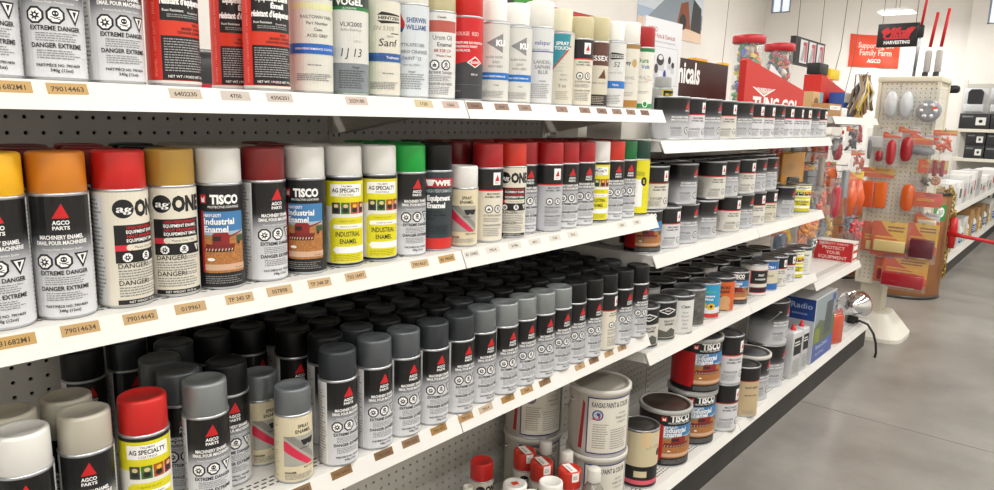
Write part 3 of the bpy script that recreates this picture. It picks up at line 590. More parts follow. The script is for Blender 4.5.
def art_blue(r, h):
    a = Art(); full(a, r, .2, h-.22, M('#2a93c0', .42)); full(a, r, .2, 1.1, M('#c3342c', .45)); full(a, r, .8, 1.6, M('#dedede', .45)); a.text('TREMCLAD', .1, 3.6, .3, M('#5fc06a', .45), .03, w=2).text('Peinture', .2, 3.05, .3, WHT, .03, w=1.6).text('Métal', .2, 2.6, .3, WHT, .03, w=1.1); a.ell(-.7, 2.0, .55, .5, M('#e2c22c', .45), 14).ell(.5, 1.75, .6, .45, M('#dfb52a', .45), 14).ell(-.7, 2.0, .2, .2, INK, 8).ell(.5, 1.75, .22, .2, INK, 8); return a
def art_orange(r, h):
    a = Art(); full(a, r, .2, h-.22, M('#cf5a22', .42)); full(a, r, .2, 2.3, M('#3a2a22', .45), -180, 20); full(a, r, h-.6, h-.22, M('#2b2320', .45)); a.text('SMOKE', .2, 3.3, .42, M('#4a1c10', .5), .04, w=1.7).text('PRIMER', .2, 2.75, .36, M('#4a1c10', .5), .04, w=1.7); a.ell(.3, 1.5, .95, .85, M('#c99a6a', .45), 18).rect(-.4, 1.2, .35, .9, M('#c99a6a', .45)); return a
def art_wbr(r, h):
    a = Art(); full(a, r, .2, h-.22, M('#d9d7d1', .42)); a.rect(-1.2, 2.2, 1.9, 4.0, M('#b8262c', .45)).rect(-1.05, 2.05, 2.0, 3.9, BLACK).text('FAST', .5, 3.1, .34, WHT, .03).text('HARDENER', .45, 2.5, .26, WHT, .03); a.rect(-1.2, 2.2, .5, 1.4, M('#b8262c', .45)).rect(-1.05, 2.05, .6, 1.3, BLACK); return a
def art_bluecream(r, h):
    a = Art(); full(a, r, .2, h-.22, M('#cfc7ae', .45)); full(a, r, 3.4, h-.22, M('#2464a8', .42)); full(a, r, .2, 1.2, M('#2464a8', .42)); a.text('ULTRA 1', .2, 3.6, .4, WHT, .04, w=1.7).text('FILLER', .3, 2.3, .3, INK, .01); return a
def art_kansas(r, h):       # white pail label with a blue border and a round emblem
    a = Art(); full(a, r, .25, h-.5, M('#b6b1a6', .4, .2)); bl = M('#2b3a7a', .45); a.rect(-2.2, 3.4, .45, h-.75, bl).rect(-2.05, 3.25, .6, h-.9, M('#dcd8cb', .5)); full(a, r, .3, h-.6, M('#b9b3a8', .4), -95, -62); a.poly([(-3.2, .8), (-2.7, .8), (-2.45, h-1.6), (-2.75, h-1.2)], M('#a02430', .45))
    a.text('KANSAS PAINT & COLOR', .6, h-1.85, .6, M('#33344a', .5), .02, w=4.6); a.ell(-1.0, h-2.75, .62, .62, bl, 20).ell(-1.0, h-2.75, .48, .48, M('#aeb6c6', .45), 18).poly([(-1.75, h-3.25), (-.9, h-2.75), (-.7, h-2.4), (-.75, h-3.1), (-1.2, h-3.35)], M('#b8262c', .45)).ell(-.95, h-2.65, .2, .2, bl, 10)
    [a.text(t, 1.9, h-2.7-i*.5, .24, PRINT, .01, w=w_) for i, (t, w_) in enumerate((('CAT60', 1.0), ('PRIMER GREY', 1.6), ('1 GALLON', 1.3)))]; a.fine(-1.5, .3, 1.1, h-3.7, 11, M('#8c8a86', .5), .35, 3); a.fine(.5, 2.9, 1.0, h-4.3, 9, M('#8c8a86', .5), .35, 4); return a
def art_creamblk(r, h):
    a = Art(); full(a, r, .2, h-.22, BLACK); full(a, r, h*.38, h-.3, M('#cfc2a0', .5)); full(a, r, .55, 1.1, M('#d8596a', .5)); a.rect(-1.6, 0, 1.5, 2.3, M('#cfc2a0', .5)).text('0/2 17.01', .7, h-2.4, .4, M('#77706a', .6), -.01, sh=.15).ell(1.8, h-3.1, .45, .5, BLACK, 14); a.rect(-.9, .2, h-2.2, h-.2, M('#d9bf92', .6)); return a
def art_tin(r, h): return None
SPEC = {  # kind: (radius, body height, total height, cap style, art, words)
 'agco': (1.3, 6.05, 8.0, 'f', art_agco, 'black-to-silver fading label'), 'agone': (1.3, 6.05, 8.0, 'f', art_agone, 'cream and black hazard label'),
 'tisco': (1.3, 6.05, 8.0, 'f', art_tisco, 'black label with harvester picture'), 'agspec': (1.3, 6.05, 8.0, 'f', art_agspec, 'yellow label with farm pictures'),
 'wfe': (1.3, 6.05, 8.0, 'f', art_wfe, 'slate label with red bands'), 'stripe': (1.2, 4.6, 6.3, 'f', art_stripe, 'cream label with slanting red stripe'),
 'agcream': (1.3, 6.05, 8.0, 'f', art_agcream, 'cream label with black top and red line'), 'aggrey': (1.3, 6.05, 8.0, 'f', lambda r, h: art_agcream(r, h, '#b9bbc0'), 'grey label with black top and red line'),
 'yellowwhite': (1.3, 6.05, 8.0, 'f', art_yellowwhite, 'yellow label with white panel'), 'equip': (1.3, 6.2, 8.3, 'f', art_equip, 'red and black heavy-duty label'),
 'blueband': (1.3, 6.3, 8.4, 's', art_blueband, 'off-white label with blue band and dark top'), 'vogel': (1.3, 6.3, 8.4, 's', art_vogel, 'green label with white panel and handwriting'),
 'hent': (1.3, 6.3, 8.4, 's', art_hent, 'cream label with black arrow emblem'), 'sherwin': (1.3, 6.35, 8.4, 'f', art_sherwin, 'pale blue label with red drop emblem'),
 'drain': (1.3, 6.2, 8.4, 'f', art_drain, 'white label with brick red block'), 'redgrey': (1.3, 6.2, 8.4, 'f', art_redgrey, 'red over charcoal label with red lozenge'),
 'ku': (1.3, 6.1, 8.0, 's', art_ku, 'silver-white label with grey arrow and blue band'), 'valspar': (1.3, 6.4, 8.5, 'f', art_valspar, 'pale grey label with violet line'),
 'teal': (1.3, 6.3, 8.4, 's', art_teal, 'teal and cream diagonal label'), 'essex': (1.3, 6.1, 8.4, 'f', art_essex, 'brown-topped cream label'), 'hent52': (1.3, 6.3, 8.3, 's', art_hent52, 'white label with handwritten 52 and blue band'),
 'gold': (1.3, 6.4, 8.5, 'f', art_gold, 'cream label with gold bands'), 'dura': (1.3, 6.3, 8.4, 'f', art_dura, 'white label with green bands'), 'yelgrey': (1.3, 6.0, 7.4, 's', art_yelgrey, 'grey and black label with yellow lettering')}
TINS = {'agq': (2.04, 4.9, art_agq, 'black-to-silver fading label'), 'agr': (2.04, 4.9, art_agr, 'black top, red line and pale label'), 'agrw': (2.04, 4.9, lambda r, h: art_agr(r, h, '#d2d3d6'), 'black top, red line and white label'),
 'tiscoq': (2.04, 4.9, lambda r, h: art_tisco(r, h, 1.15, 1.9, 110), 'black label with harvester picture'), 'agspecq': (2.04, 4.9, art_agspec, 'yellow label with farm pictures'),
 'agoneq': (2.04, 4.9, lambda r, h: art_agr(r, h, '#cfc8b4'), 'cream label with black and red blocks'), 'diamond': (2.04, 4.9, art_diamond, 'black and white label with lozenge'), 'clean': (2.04, 4.9, art_clean, 'plain white label with black type'),
 'grey': (2.04, 4.9, art_grey, 'streaked bare grey side'), 'blue': (2.04, 4.9, art_blue, 'bright blue label with yellow daubs'), 'orange': (2.04, 4.9, art_orange, 'orange and brown label'), 'wbr': (2.04, 4.9, art_wbr, 'white label with black panels edged red'),
 'bluecream': (2.04, 4.9, art_bluecream, 'cream label with blue bands'), 'talltin': (2.35, 7.25, lambda r, h: art_agr(r, h, '#d4d5d7'), 'white label, black top and red line'), 'beige': (2.35, 8.0, art_beige, 'beige label with black top'),
 'galgrey': (3.3, 7.5, art_agq, 'black-to-silver fading label'), 'galtisco': (3.35, 7.7, lambda r, h: art_tisco(r, h, 1.9, 2.9, 118), 'black label with harvester picture'), 'kansas': (3.35, 7.75, art_kansas, 'white label with blue border and round emblem'),
 'creamblk': (2.3, 7.6, art_creamblk, 'cream and black label with tape')}
def cap_mat(c):
    if c in ('#8a8f90', '#5d6266', '#74797c', '#3c4044'): return M(c, .36, .45, 'cap_metallic_'+c)
    if c in ('#17191c', '#24272a'): return M('#0f1012', .42, 0, 'cap_'+c, spec=.35)
    return M(c, .38, name='cap_'+c, coat=.12)
def spray(kind, capc, X, Y, Z, rot, label, group=None, name='spray_can'):
    r, hb, h, st, fn, _ = SPEC[kind]
    t = thing(name, label, 'spray can', (X, Y, Z), math.radians(rot), group)
    put('body', cached(('b', r, hb), lambda: spray_body(r, hb).mesh('spray_body')), t)
    put('label', cached(('l', kind), lambda: MB().art(fn(r, hb), wrap(r), r*math.radians(9)).mesh('spray_label')), t)
    put('cap', cached(('c', r, hb, h, st, capc), lambda: (cap_full if st == 'f' else cap_small)(r, hb, h)(cap_mat(capc)).mesh('spray_cap')), t)
    return t
def tin(kind, X, Y, Z, rot, label, group=None, lid=None, bail=False, rim=None):
    r, h, fn, _ = TINS[kind]; lid = lid or LIDM
    t = thing('paint_tin' if h < 7 else 'paint_pail', label, 'paint can', (X, Y, Z), math.radians(rot), group)
    put('body', cached(('tb', r, h), lambda: paint_can(r, h).mesh('tin_body')), t)
    put('label', cached(('tl', kind), lambda: MB().art(fn(r, h), wrap(r), r*math.radians(7.5)).mesh('tin_label')), t)
    put('lid', cached(('ll', r, h, lid.name), lambda: can_lid(r, h, lid).mesh('tin_lid')), t)
    if rim: put('rim', cached(('rim', r, h, rim.name), lambda: MB().lathe([(r+.04, h-.55), (r+.16, h-.5), (r+.16, h+.02), (r, h+.08), (r-.22, h+.02), (r-.25, h-.25)], rim, 48).mesh('tin_rim')), t)
    if bail:
        def bm_():
            mb = MB(); a0 = math.radians(-80); pts = []
            for i in range(19):
                a = a0+math.radians(160)*i/18; pts.append(((r+.14)*math.cos(a), (r+.14)*math.sin(a), h*.78-2.9*math.sin(math.pi*i/18)))
            mb.tube(pts, .06, TIN, 6)
            for a in (a0, -a0): mb.lathe([(.32, 0), (.28, .1), (0, .14)], TIN, 12, ((r+.06)*math.cos(a), (r+.06)*math.sin(a), h*.78))
            return mb.mesh('tin_bail')
        put('bail_handle', cached(('bail', r, h), bm_), t).rotation_euler.z = math.radians({'kansas': -156, 'galtisco': -165}.get(kind, -95))
    return t
ORD = ['leftmost', 'second', 'third', 'fourth', 'fifth', 'sixth', 'seventh', 'eighth', 'ninth', 'tenth', 'eleventh', 'twelfth', 'thirteenth', 'fourteenth', 'fifteenth', 'sixteenth', 'seventeenth', 'eighteenth', 'nineteenth', 'twentieth', 'twenty-first', 'twenty-second', 'twenty-third', 'twenty-fourth', 'twenty-fifth', 'twenty-sixth']
def nth(i): return ORD[i] if i == 0 else ORD[i]+' from left'
CN = {}
def cname(h, n=None):
    if n: CN[h] = n
    return CN.get(h, 'coloured')
for h, n in (('#e8e6e0', 'white'), ('#e2e1dc', 'white'), ('#f0b41c', 'yellow'), ('#cf7d22', 'orange'), ('#c8201c', 'red'), ('#b88f3c', 'tan'), ('#7d1c1c', 'dark red'), ('#0d9b3a', 'green'), ('#17191c', 'black'), ('#a51a20', 'crimson'), ('#c93222', 'orange-red'), ('#0f6a33', 'leaf green'), ('#0e3d30', 'dark green'), ('#8a8f90', 'grey'), ('#3c4044', 'charcoal'), ('#5d6266', 'mid grey'), ('#c9c3b0', 'cream'), ('#b8b3a4', 'putty'), ('#d8d2b8', 'ivory'), ('#c6bd96', 'beige'), ('#74797c', 'pewter')): CN[h] = n
REG = []            # (x, y, z, r) of everything placed so far, so that nothing stands inside anything else
def free(x, y, z, r, gap=.03): return all(abs(z-c) > 4 or (x-a)**2+(y-b)**2 >= (r+d+gap)**2 for a, b, c, d in REG)
def clampy(P, lo, hi):
    if P[-1][1] > hi: P[-1][1] = hi
    for i in range(len(P)-2, -1, -1):
        dx = P[i+1][0]-P[i][0]; need = P[i][2]+P[i+1][2]+.03
        if abs(dx) < need: P[i][1] = min(P[i][1], P[i+1][1]-math.sqrt(need*need-dx*dx))
    if P[0][1] < lo: P[0][1] = lo
    for i in range(1, len(P)):
        dx = P[i][0]-P[i-1][0]; need = P[i][2]+P[i-1][2]+.03
        if abs(dx) < need: P[i][1] = max(P[i][1], P[i-1][1]+math.sqrt(need*need-dx*dx))
    return P
def relax(P):       # P: [x, y, r]; push neighbours apart along the shelf
    for _ in range(60):
        for i in range(len(P)):
            for j in range(i+1, min(i+3, len(P))):
                dx, dy = P[j][0]-P[i][0], P[j][1]-P[i][1]; need = P[i][2]+P[j][2]+.05
                if abs(dx) < need and dx*dx+dy*dy < need*need:
                    e = (math.sqrt(need*need-dx*dx)-dy)/2
                    P[i][1] -= e; P[j][1] += e
    return P
def front_row(shelves, z, X, rows, where, group, jit=5, base_rot=-3, tags=None):
    rnd = random.Random(hash(where) % 1000 if False else len(where)*7+int(z))
    PP = clampy(relax([[X+dx, y_at(px, X+dx, z+4), SPEC[kind][0]+.02] for kind, capc, px, dx, rot in rows]), -20, 68.5); REG.extend((p[0], p[1], z, p[2]) for p in PP)
    for i, (kind, capc, px, dx, rot) in enumerate(rows):
        x, y = PP[i][:2]
        wd = SPEC[kind][5]
        spray(kind, capc, x, y, z, (rot if rot is not None else base_rot+rnd.uniform(-jit, jit)), '%s-capped can, %s, %s, %s' % (cname(capc), wd, nth(i), where), group)

# ---- top shelf
T1 = [('agco', '#8a8f90', -17, .3, -8), ('agco', '#8a8f90', 47, .3, -12), ('agco', '#8a8f90', 112, .2, -2), ('equip', '#17191c', 171, .1, 0), ('equip', '#17191c', 233, -2.5, -14), ('equip', '#17191c', 265.5, .2, -17),
      ('blueband', '#e8e6e0', 311, 0, -28), ('vogel', '#e8e6e0', 348, 0, -38), ('hent', '#e8e6e0', 381, 0, -28), ('sherwin', '#e8e6e0', 410.5, 0, -42), ('drain', '#c6bd96', 438, 0, -42), ('redgrey', '#c8201c', 466, 0, -48),
      ('ku', '#e8e6e0', 493, 0, -46), ('ku', '#e8e6e0', 516, 0, -44), ('valspar', '#e8e6e0', 538, 0, -46), ('teal', '#d8d2b8', 560, -.3, -52), ('agcream', '#c6bd96', 578, 0, -40), ('essex', '#c6bd96', 596, -.3, -50), ('hent52', '#e8e6e0', 611, 0, -52), ('gold', '#e8e6e0', 626, 0, -58), ('dura', '#a51a20', 641, 0, -58)]
front_row(L1, Z1, 13.3, T1, 'top shelf', 'spray cans on the top shelf')
# ---- middle shelf
T2 = [('agco', '#f0b41c', -4, .3, -14), ('agco', '#cf7d22', 61, .3, -17), ('agone', '#c8201c', 122, .2, 10), ('agone', '#b88f3c', 173, -.2, -20), ('tisco', '#e2e1dc', 219, 0, -24), ('agco', '#7d1c1c', 264, 0, 4), ('tisco', '#e2e1dc', 305, 0, -40), ('agspec', '#e2e1dc', 343, 0, -33), ('agspec', '#e2e1dc', 378, .1, -33), ('agco', '#0d9b3a', 408, .1, -12), ('wfe', '#17191c', 435, 0, -36), ('stripe', '#e2e1dc', 463, .3, -48),
      ('agcream', '#a51a20', 487, .2, -32), ('agone', '#c93222', 511, .2, -48), ('agco', '#a51a20', 527, -.7, -20), ('aggrey', '#a51a20', 545, .3, -38), ('agco', '#a51a20', 564, .2, -22), ('agco', '#a51a20', 582, .2, -22), ('agspec', '#e2e1dc', 599, .2, -56), ('agco', '#c93222', 614, .3, -24), ('agco', '#0f6a33', 628.5, .2, -26), ('yellowwhite', '#0e3d30', 644, .3, -58)]
front_row(L2, Z2, 13.3, T2, 'second shelf down', 'spray cans along the second shelf front')
back2 = ['#cf7d22', '#7d1c1c', '#a51a20', '#17191c', '#b8b3a4', '#b8b3a4', '#7d1c1c', '#e2e1dc', '#b8b3a4', '#0d9b3a', '#0d9b3a', '#17191c', '#7d1c1c', '#7d1c1c', '#c93222', '#a51a20', '#a51a20', '#a51a20', '#7d1c1c', '#7d1c1c', '#a51a20']
for row, x in enumerate((10.4, 7.5)):
    for i, c in enumerate(back2):
        y = 9.3+i*2.85+row*.6
        if not free(x, y, Z2, 1.32): continue
        spray('agco', c, x, y, Z2, random.uniform(-20, 20), '%s-capped can, %s in the %s row back on the second shelf' % (cname(c), nth(i), ('second', 'third')[row]), 'spray cans behind the front row on the second shelf')
# ---- third shelf
T3 = [('agco', '#e2e1dc', 27, -.6, -16), ('agco', '#b8b3a4', 89, -.8, -18), ('agspec', '#c8201c', 146, -.8, -24), ('agco', '#8a8f90', 207, -.6, -14), ('stripe', '#74797c', 293, .1, -18), ('agco', '#3c4044', 338, .3, -4), ('agco', '#5d6266', 374, .2, -6), ('agco', '#5d6266', 403, .2, -6), ('agco', '#3c4044', 432, .3, -12), ('agco', '#3c4044', 458, .3, -6), ('agco', '#74797c', 481, .2, -6), ('agco', '#8a8f90', 502, .4, -8), ('agco', '#8a8f90', 523, .3, -8), ('agco', '#8a8f90', 541, .4, -10), ('agco', '#8a8f90', 557, .4, -10), ('agco', '#17191c', 572, .3, -8), ('agco', '#17191c', 588, .5, -10), ('agcream', '#17191c', 604, .4, -10), ('agco', '#17191c', 620, .6, -10), ('agco', '#17191c', 636, .6, -12)]
front_row(L3, Z3, 14.0, T3, 'third shelf down', 'spray cans along the third shelf front')
def cap_at(px, py, kind, z): P = onz(px, py, z+SPEC[kind][2]); return P.x, P.y
for k, (kind, c, px, py, lb) in enumerate([('agco', '#c9c3b0', 8, 411, 'behind the white-capped can at the lower left corner'), ('agco', '#b8b3a4', 62, 402, 'behind the leftmost putty cap on the third shelf'),
      ('agco', '#17191c', 226, 360, 'behind the grey-capped can near the striped cream cans'), ('stripe', '#74797c', 259, 371, 'behind its twin on the third shelf'), ('agco', '#5d6266', 176, 377, 'behind the red-capped yellow can'), ('agco', '#5d6266', 158, 363, 'beside black caps left on the third shelf')]):
    x, y = cap_at(px, py, kind, Z3)
    while not free(x, y, Z3, 1.3): x -= .15; y += .08
    REG.append((x, y, Z3, 1.32)); spray(kind, c, x, y, Z3, -12, '%s-capped can, %s, %s' % (cname(c), SPEC[kind][5], lb), 'second-row spray cans on the third shelf')
dark = ['#17191c', '#17191c', '#3c4044', '#17191c', '#24272a', '#3c4044']; CN['#24272a'] = 'near-black'
for row, (x, y0, n) in enumerate(((11.25, 29.4, 16), (8.4, 22.6, 19), (5.6, 18.4, 20), (2.7, 16.0, 20))):
    for i in range(n):
        y = y0+i*2.76+(row % 2)*.5
        if y > 69 or not free(x, y, Z3, 1.32): continue
        c = dark[(i*5+row*3+i//3) % 6]
        spray('agco', c, x, y, Z3, random.uniform(-15, 15), '%s-capped can, %s in the %s row back on the third shelf' % (cname(c), nth(i), ('second', 'third', 'fourth', 'fifth')[row]), 'dark-capped cans packed behind the third shelf front')

# ---- price tags on the lips
def px_tag(shelves, z, px, txt, colr, ink='#4a3a28', w=1.7, k0=0):
    y = y_at(px, 15.55, z-.5); k = max(0, min(len(shelves)-1, int((y-SEC[k0])//PS))); price_tag(shelves[k], y-SEC[k0+k], txt, colr, w, ink=ink, tilt=random.uniform(-.02, .02))
for px, t, c in ((10, '31682M1', '#cda767'), (68, '79014463', '#cda767'), (186, '6402230', '#cfc3b2'), (236, '4700', '#d0c6bd'), (280, '4306201', '#d0c6bd'), (357, '2029180', '#d5c3b8'), (424, '1120', '#d8c8a0'), (451, '1066', '#d0b8ac'), (475, '50044', '#8a6a58'), (502, '4240', '#9a8072'), (525, '5100', '#a68d80'), (562, '18', '#a08070'), (585, '2052', '#9a7a6a'), (602, '4085', '#8f7060'), (617, '330', '#9a7a6a'), (631, '204', '#9a7a6a'), (645, '118', '#7a5a4a')): px_tag(L1, Z1, px, t, c)
for px, t, c in ((15, '31682M1', '#c9a15c'), (81, '79014634', '#c9a46a'), (141, '79014642', '#c9a877'), (191, '019961', '#c9a877'), (240, 'TP 345 SP', '#cfb184'), (280, '057898', '#cfb184'), (320, 'TP 348 SP', '#cfb184'), (356, 'TSG 18497', '#cfb184'), (420, '79014637', '#d0b488'), (447, '85 98605', '#c9a366'), (472, '81 33402', '#e6e2d8'), (493, '79014', '#e6e2d8'), (515, '01996', '#e4dfd4'), (535, '4411', '#e4dfd4'), (555, '7150', '#e4dfd4'), (573, '7012', '#e4dfd4'), (622, '4520', '#e4dfd4'), (637, '4381', '#e4dfd4')): px_tag(L2, Z2, px, t, c)
for px, t, c in ((300, '79018850', '#8a6a48'), (342, '79014460', '#8a6638'), (384, '7901444', '#7d5c3a'), (411, '7901420', '#8a6a48'), (439, '7901431', '#a87f42'), (466, '790142', '#b58d5c'), (486, '79014', '#cbb59a'), (508, '7918', '#a9803f'), (527, '7044', '#b8915a'), (545, '7201', '#8f6d45'), (580, '792', '#c2a070'), (594, '793', '#8a6a48'), (609, '714', '#b8966a'), (622, '718', '#b8966a')): px_tag(L3, Z3, px, t, c)

# ================================================================== PAINT TINS (farther shelving)
def tin_row(z, X, rows, where, group):
    PP = clampy(relax([[X+dx, y_at(px, X+dx, z+2.4), TINS[kind][0]+.05] for kind, px, dx, rot in rows]), 72.1, 129.4); REG.extend((p[0], p[1], z, p[2]) for p in PP)
    for i, (kind, px, dx, rot) in enumerate(rows):
        tin(kind, PP[i][0], PP[i][1], z, rot, 'tin, %s, %s, %s' % (TINS[kind][3], nth(i), where), group)
tin_row(ZA, 13.1, [('agq', 671, 0, -30), ('agrw', 687, 0, -32), ('agq', 704, 0, -30), ('agr', 720, 0, -38), ('agq', 741, 0, -32), ('agrw', 751, 0, -40), ('agrw', 762, 0, -36), ('agq', 773.5, 0, -36), ('agrw', 781, 0, -45), ('agrw', 790, 0, -32), ('agrw', 799, 0, -45), ('agq', 807.5, 0, -36), ('agrw', 815.5, 0, -40)], 'upper tin shelf', 'tins in a row on the upper tin shelf')
tin_row(ZB, 12.8, [('tiscoq', 641, 0, -40), ('agrw', 662.5, 0, -32), ('agq', 669, -4.4, -30), ('agq', 681, 0, -34), ('agq', 700.5, 0, -30), ('agr', 725, 0, -40), ('agq', 738, 0, -34), ('agr', 750.5, 0, -42), ('agoneq', 762.5, 0, -40), ('agq', 781, 0, -34), ('agspecq', 797.5, 0, -60)], 'bottom layer, middle tin shelf', 'bottom layer of tins on the middle tin shelf')
tin_row(ZB+4.92, 12.8, [('agr', 650, 0, -36), ('agq', 680, 0, -30), ('agr', 709.5, 0, -40), ('agq', 723, 0, -36), ('agr', 740.5, 0, -42), ('agq', 751.5, 0, -36), ('agq', 763, 0, -38)], 'upper layer, middle tin shelf', 'upper layer of tins on the middle tin shelf')
tin_row(ZC, 13.0, [('diamond', 643, 0, -40), ('diamond', 659, .1, -36), ('clean', 674, .4, -40), ('grey', 688.5, 0, -20), ('blue', 704, 0, -52), ('orange', 719, 0, -52), ('tiscoq', 733.5, 0, -46), ('wbr', 753, 0, -48), ('bluecream', 764.5, 0, -50), ('agr', 775, 0, -44), ('agrw', 783, 0, -44), ('agspecq', 791.5, 0, -60), ('clean', 800, 0, -48)], 'lower tin shelf', 'front tins on the lower tin shelf')
dl = M('#55534e', .42, .75, 'dark_tin_lid', noise=.3, nscale=40)
for row, (x, z) in enumerate(((8.4, ZC), (3.9, ZC), (8.4, ZB), (8.4, ZB+4.92))):
    for i in range(13):
        y = 72.6+i*4.5+row*.7
        if y > 124 or not free(x, y, z, 2.15): continue
        nm = ('lower tin shelf', 'lower tin shelf', 'middle tin shelf', 'middle tin shelf')[row]
        tin(('agr', 'agq', 'wbr', 'agq')[(i+row) % 4], x, y, z, random.uniform(-30, 10), 'dull-lidded tin, %s, %s row back, %s' % (nth(i), ('second', 'third', 'second', 'raised second')[row], nm), 'tins behind the front row, %s' % nm, lid=dl if i % 3 else LIDM)
# base deck pails
PRIM = M('#a9aaa6', .45, 0, 'grey_plastic_rim'); WRIM = M('#c9c6bd', .45, 0, 'white_plastic_rim')
tin('creamblk', 12.6, 75.2, Z0, -35, 'cream and black pail with torn tape, left of open-rimmed harvester pail', lid=dl)
tin('galtisco', 11.8, 83.4, Z0, -25, 'single harvester-picture pail with grey plastic rim on the base deck', rim=PRIM, lid=M('#4c3d36', .35, .3, 'brown_lid', noise=.4, nscale=20))
tin('galtisco', 11.7, 91.7, Z0, -26, 'lower harvester-picture pail of the two-pail stack', 'stack of harvester-picture pails', rim=PRIM)
tin('galtisco', 11.9, 91.7, Z0+7.74, -28, 'upper harvester-picture pail with red side, on top of its twin', 'stack of harvester-picture pails', rim=PRIM, bail=True)
tin('talltin', 13.5, 98.2, Z0, -40, 'lower tall white tin with black top, beside harvester pails', 'stack of tall white tins')
tin('talltin', 13.5, 98.2, Z0+7.28, -40, 'upper tall white tin with black top, beside harvester pails', 'stack of tall white tins')
tin('beige', 13.8, 105.6, Z0, -40, 'tall beige tin with black top on the base deck', lid=dl)
tin('galgrey', 11.6, 113.4, Z0, -24, 'fading silver pail with pale plastic rim behind the beige tin', rim=WRIM)
tin('galgrey', 11.4, 121.3, Z0, -24, 'lower fading silver pail of the stack beside slim tins', 'stack of fading silver pails')
tin('galgrey', 11.4, 121.3, Z0+7.54, -24, 'upper fading silver pail with wire handle on top of its twin', 'stack of fading silver pails', bail=True)
for i, (px, X, kind) in enumerate(((606, 12.0, 0), (606, 12.0, 1))):
    tin('kansas', X, 66.0, Z0+7.8*i, -43, ('lower', 'upper')[i]+' white pail of the front stack, blue-bordered label', 'front stack of white blue-bordered pails', rim=WRIM, bail=True, lid=M('#9b968c', .5, 0, 'grey_plastic_lid', noise=.1))
P = Vector((3.9, y_at(533, 3.9, Z0+7.75), 0))
for i in range(2):
    tin('kansas', P.x, P.y, Z0+7.8*i, -43, ('lower', 'upper')[i]+' white pail of the rear stack under the third shelf', 'rear stack of white blue-bordered pails', rim=WRIM, bail=True)
# slim oblong tins with red spouts
def slim_tin(X, Y, w, h, label):
    t = thing('slim_tin', label, 'can', (X, Y, Z0), math.radians(-6), 'slim oblong tins')
    MB().rbox(-1.1, 1.1, -w/2, w/2, 0, h, M('#cfd0d2', .4, .3), .25).build('body', t)
    a = Art(); a.rect(-w*.42, w*.42, h*.5, h*.86, BLACK).fine(-w*.34, w*.34, h*.68, h*.8, 2, WHT, .45, 6); a.fine(-w*.4, w*.4, h*.1, h*.4, 8, PRINT, .4, 3); a.hazard(w*.2, h*.14, .3, 'flame')
    MB().art(a, face_x(1.1)).build('label', t)
    MB().lathe([(.45, 0), (.45, .35), (.3, .4), (.24, 1.0), (.2, 1.05), (0, 1.05)], RED, 16, (0, 0, h)).build('red_cap', t)
slim_tin(14.0, 127.2, 3.6, 8.6, 'wider slim oblong tin with red spout beside the grey pails'); slim_tin(13.9, 132.2, 2.6, 8.2, 'narrower slim oblong tin with red spout beside the blue carton')
# radio carton
t = thing('carton', 'blue and white radio carton on the base deck', 'box', (0, 136.0, Z0))
MB().rbox(6.8, 15.1, 0, 13.2, 0, 12.6, M('#c9cacb', .5), .06).build('box', t)
a = Art(); nb = M('#1f3f86', .45); a.rect(7, 15, 8.4, 12.5, nb).rect(7, 15, .1, 8.4, M('#b9bec6', .5)).text('Radio', 12.5, 10.6, 1.1, M('#aebbe0', .5), .01, w=3.9).fine(10.8, 14.4, 9.2, 9.9, 1, M('#7f94cc', .5), .5, 2)
MB().art(a, face_y(0)).build('front_print', t)
a = Art(); a.rect(.1, 13.1, .1, 12.5, M('#8d9aa0', .5)).rect(.1, 13.1, .1, 3.6, M('#4a5f9e', .45)).poly([(.1, 3.6), (13.1, 3.6), (13.1, 8), (8, 7), (3, 8.2), (.1, 7)], M('#5f6b4e', .5)).poly([(6, 4.5), (11, 4.5), (11.5, 11), (7, 11)], M('#4d565a', .5)).poly([(.5, 3.8), (4, 3.8), (3.6, 6.5), (1, 6.8)], M('#7f8a3a', .5)).rect(10.5, 12.6, 10.6, 12, M('#3b5592', .5))
a.text('Remote Control', 5.8, 2.4, .8, M('#c9d3ee', .5), .01, w=7).text('4x4 off-road', 5.0, 1.1, .6, M('#c9d3ee', .5), 0, w=5)
MB().art(a, face_x(15.1)).build('side_print', t)
# red carton on the far shelf
t = thing('carton', 'red carton with white lettering on the far low shelf', 'box', (11.2, 158.0, ZD), math.radians(1))
MB().rbox(-3.8, 3.8, 0, 4.2, 0, 4.1, M('#d8d2c8', .5), .05).build('box', t)
a = Art(); a.rect(-3.75, 3.75, .05, 4.05, M('#bf1f24', .45))
for i, (s_, h_, w_) in enumerate((('QUALITY PARTS', .42, 5.6), ('PROTECT', .68, 4.4), ('YOUR', .68, 2.8), ('EQUIPMENT', .68, 5.6))): a.text(s_, 0, 3.35-i*1.0, h_, M('#e9c9c4', .5), .02, w=w_)
MB().art(a, face_y(0)).build('front_print', t)
a = Art(); a.rect(.2, 4.0, .4, 3.7, M('#bf1f24', .45)).rect(.5, 3.7, 2.4, 3.4, PAPER).rect(.5, 3.7, .8, 1.8, PAPER); MB().art(a, face_x(3.8)).build('side_print', t)

